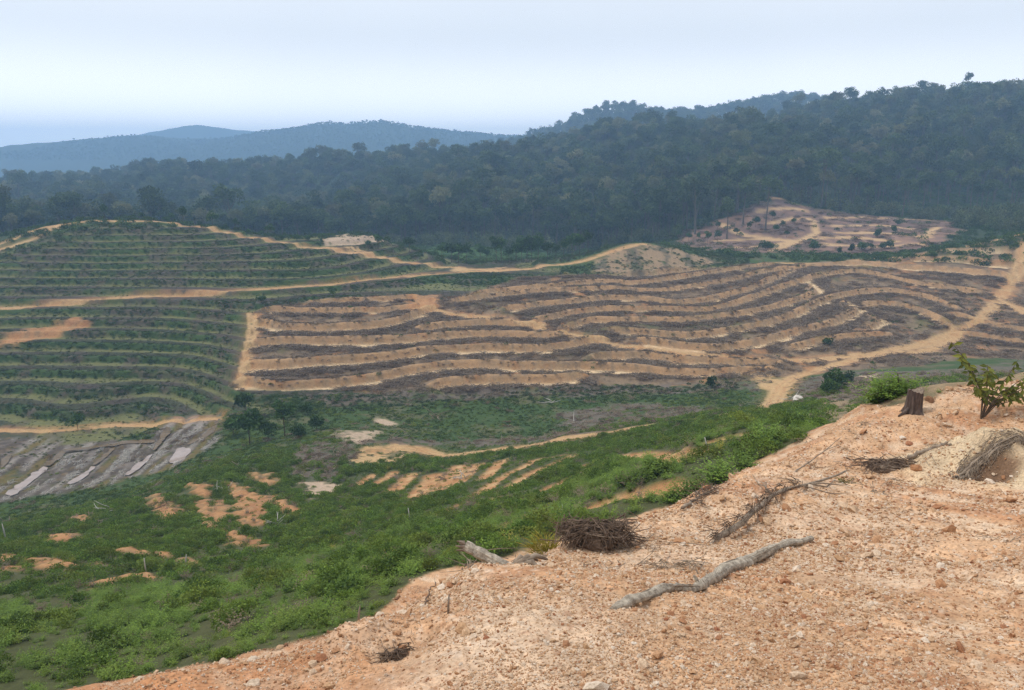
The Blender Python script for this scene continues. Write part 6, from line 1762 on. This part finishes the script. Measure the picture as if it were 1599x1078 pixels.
# ---------------------------------------------------------------- water on the mud
def water_material(name, col, rough):
    m, nt, bs = new_mat(name)
    f = noise(nt, .6, 4)
    c = ramp(nt, f, [(.3, tuple(k * .8 for k in col)), (.7, tuple(min(1, k * 1.15) for k in col))])
    nt.links.new(c, bs.inputs['Base Color'])
    bs.inputs['Roughness'].default_value = rough
    bs.inputs['Specular IOR Level'].default_value = .5
    bs.inputs['IOR'].default_value = 1.33
    bump_node(nt, noise(nt, 6.0, 3), bs, .03, .02)
    return m
M['pale_water'] = water_material('silty_water', (.34, .27, .235), .12)
M['brown_water'] = water_material('brown_water', (.125, .078, .030), .25)
for k, pts in POOLS:
    p = np.array(pts)
    zz = float(np.percentile(at_ground(GZ, p[:, 0], p[:, 1]), 65))
    c = p.mean(0)
    # round the outline a little
    q = np.concatenate([[a + (b - a) * f for f in np.linspace(.2, .8, max(2, int(np.hypot(*(b - a)) / .7)))] for a, b in zip(p, np.roll(p, -1, 0))])
    q = q + np.stack([fbm(q[:, 0] / 1.2, q[:, 1] / 1.2, 3, 251), fbm(q[:, 0] / 1.2, q[:, 1] / 1.2, 3, 252)], -1) * .55
    bm = bmesh.new()
    # follow the gentle fall of the bed so that long channels stay wet along their length
    vs = [bm.verts.new((a - c[0], b - c[1], float(at_ground(GZ, np.array([a]), np.array([b]))[0]) * .6 + zz * .4 + .16)) for a, b in q]
    bm.faces.new(vs)
    bmesh.ops.triangulate(bm, faces=bm.faces[:])
    bmesh.ops.recalc_face_normals(bm, faces=bm.faces[:])
    for f in bm.faces:
        if f.normal.z < 0:
            f.normal_flip()
    me = bpy.data.meshes.new('puddle')
    bm.to_mesh(me)
    bm.free()
    me.materials.append(M['brown_water' if k else 'pale_water'])
    o = bpy.data.objects.new('muddy_channel_water' if k else 'puddle_water', me)
    o.location = (c[0], c[1], 0)
    o['kind'] = 'structure'
    COL.objects.link(o)

# ---------------------------------------------------------------- the hazy air
def haze_box(density, color, aniso):
    zb, zt = float(GZ.min()) - 5.0, float(GZ[np.hypot(GX, GY) < 4600].max()) + 20.0
    bm = bmesh.new()
    bmesh.ops.create_cube(bm, size=1.0)
    for v in bm.verts:
        v.co = Vector((v.co.x * 8800, v.co.y * 8800, zb if v.co.z < 0 else zt))
    me = bpy.data.meshes.new('haze')
    bm.to_mesh(me)
    bm.free()
    m = bpy.data.materials.new('hazy_air')
    m.use_nodes = True
    nt = m.node_tree
    nt.nodes.clear()
    out = nt.nodes.new('ShaderNodeOutputMaterial')
    pv = nt.nodes.new('ShaderNodeVolumePrincipled')
    pv.inputs['Color'].default_value = (*color, 1)
    pv.inputs['Density'].default_value = density
    pv.inputs['Anisotropy'].default_value = aniso
    nt.links.new(pv.outputs[0], out.inputs['Volume'])
    me.materials.append(m)
    o = bpy.data.objects.new('haze', me)
    o['kind'] = 'stuff'
    o['label'] = 'thin blue haze hanging over the valley and the far hills'
    COL.objects.link(o)
haze_box(4.4e-4, (.40, .655, 1.0), 0.1)
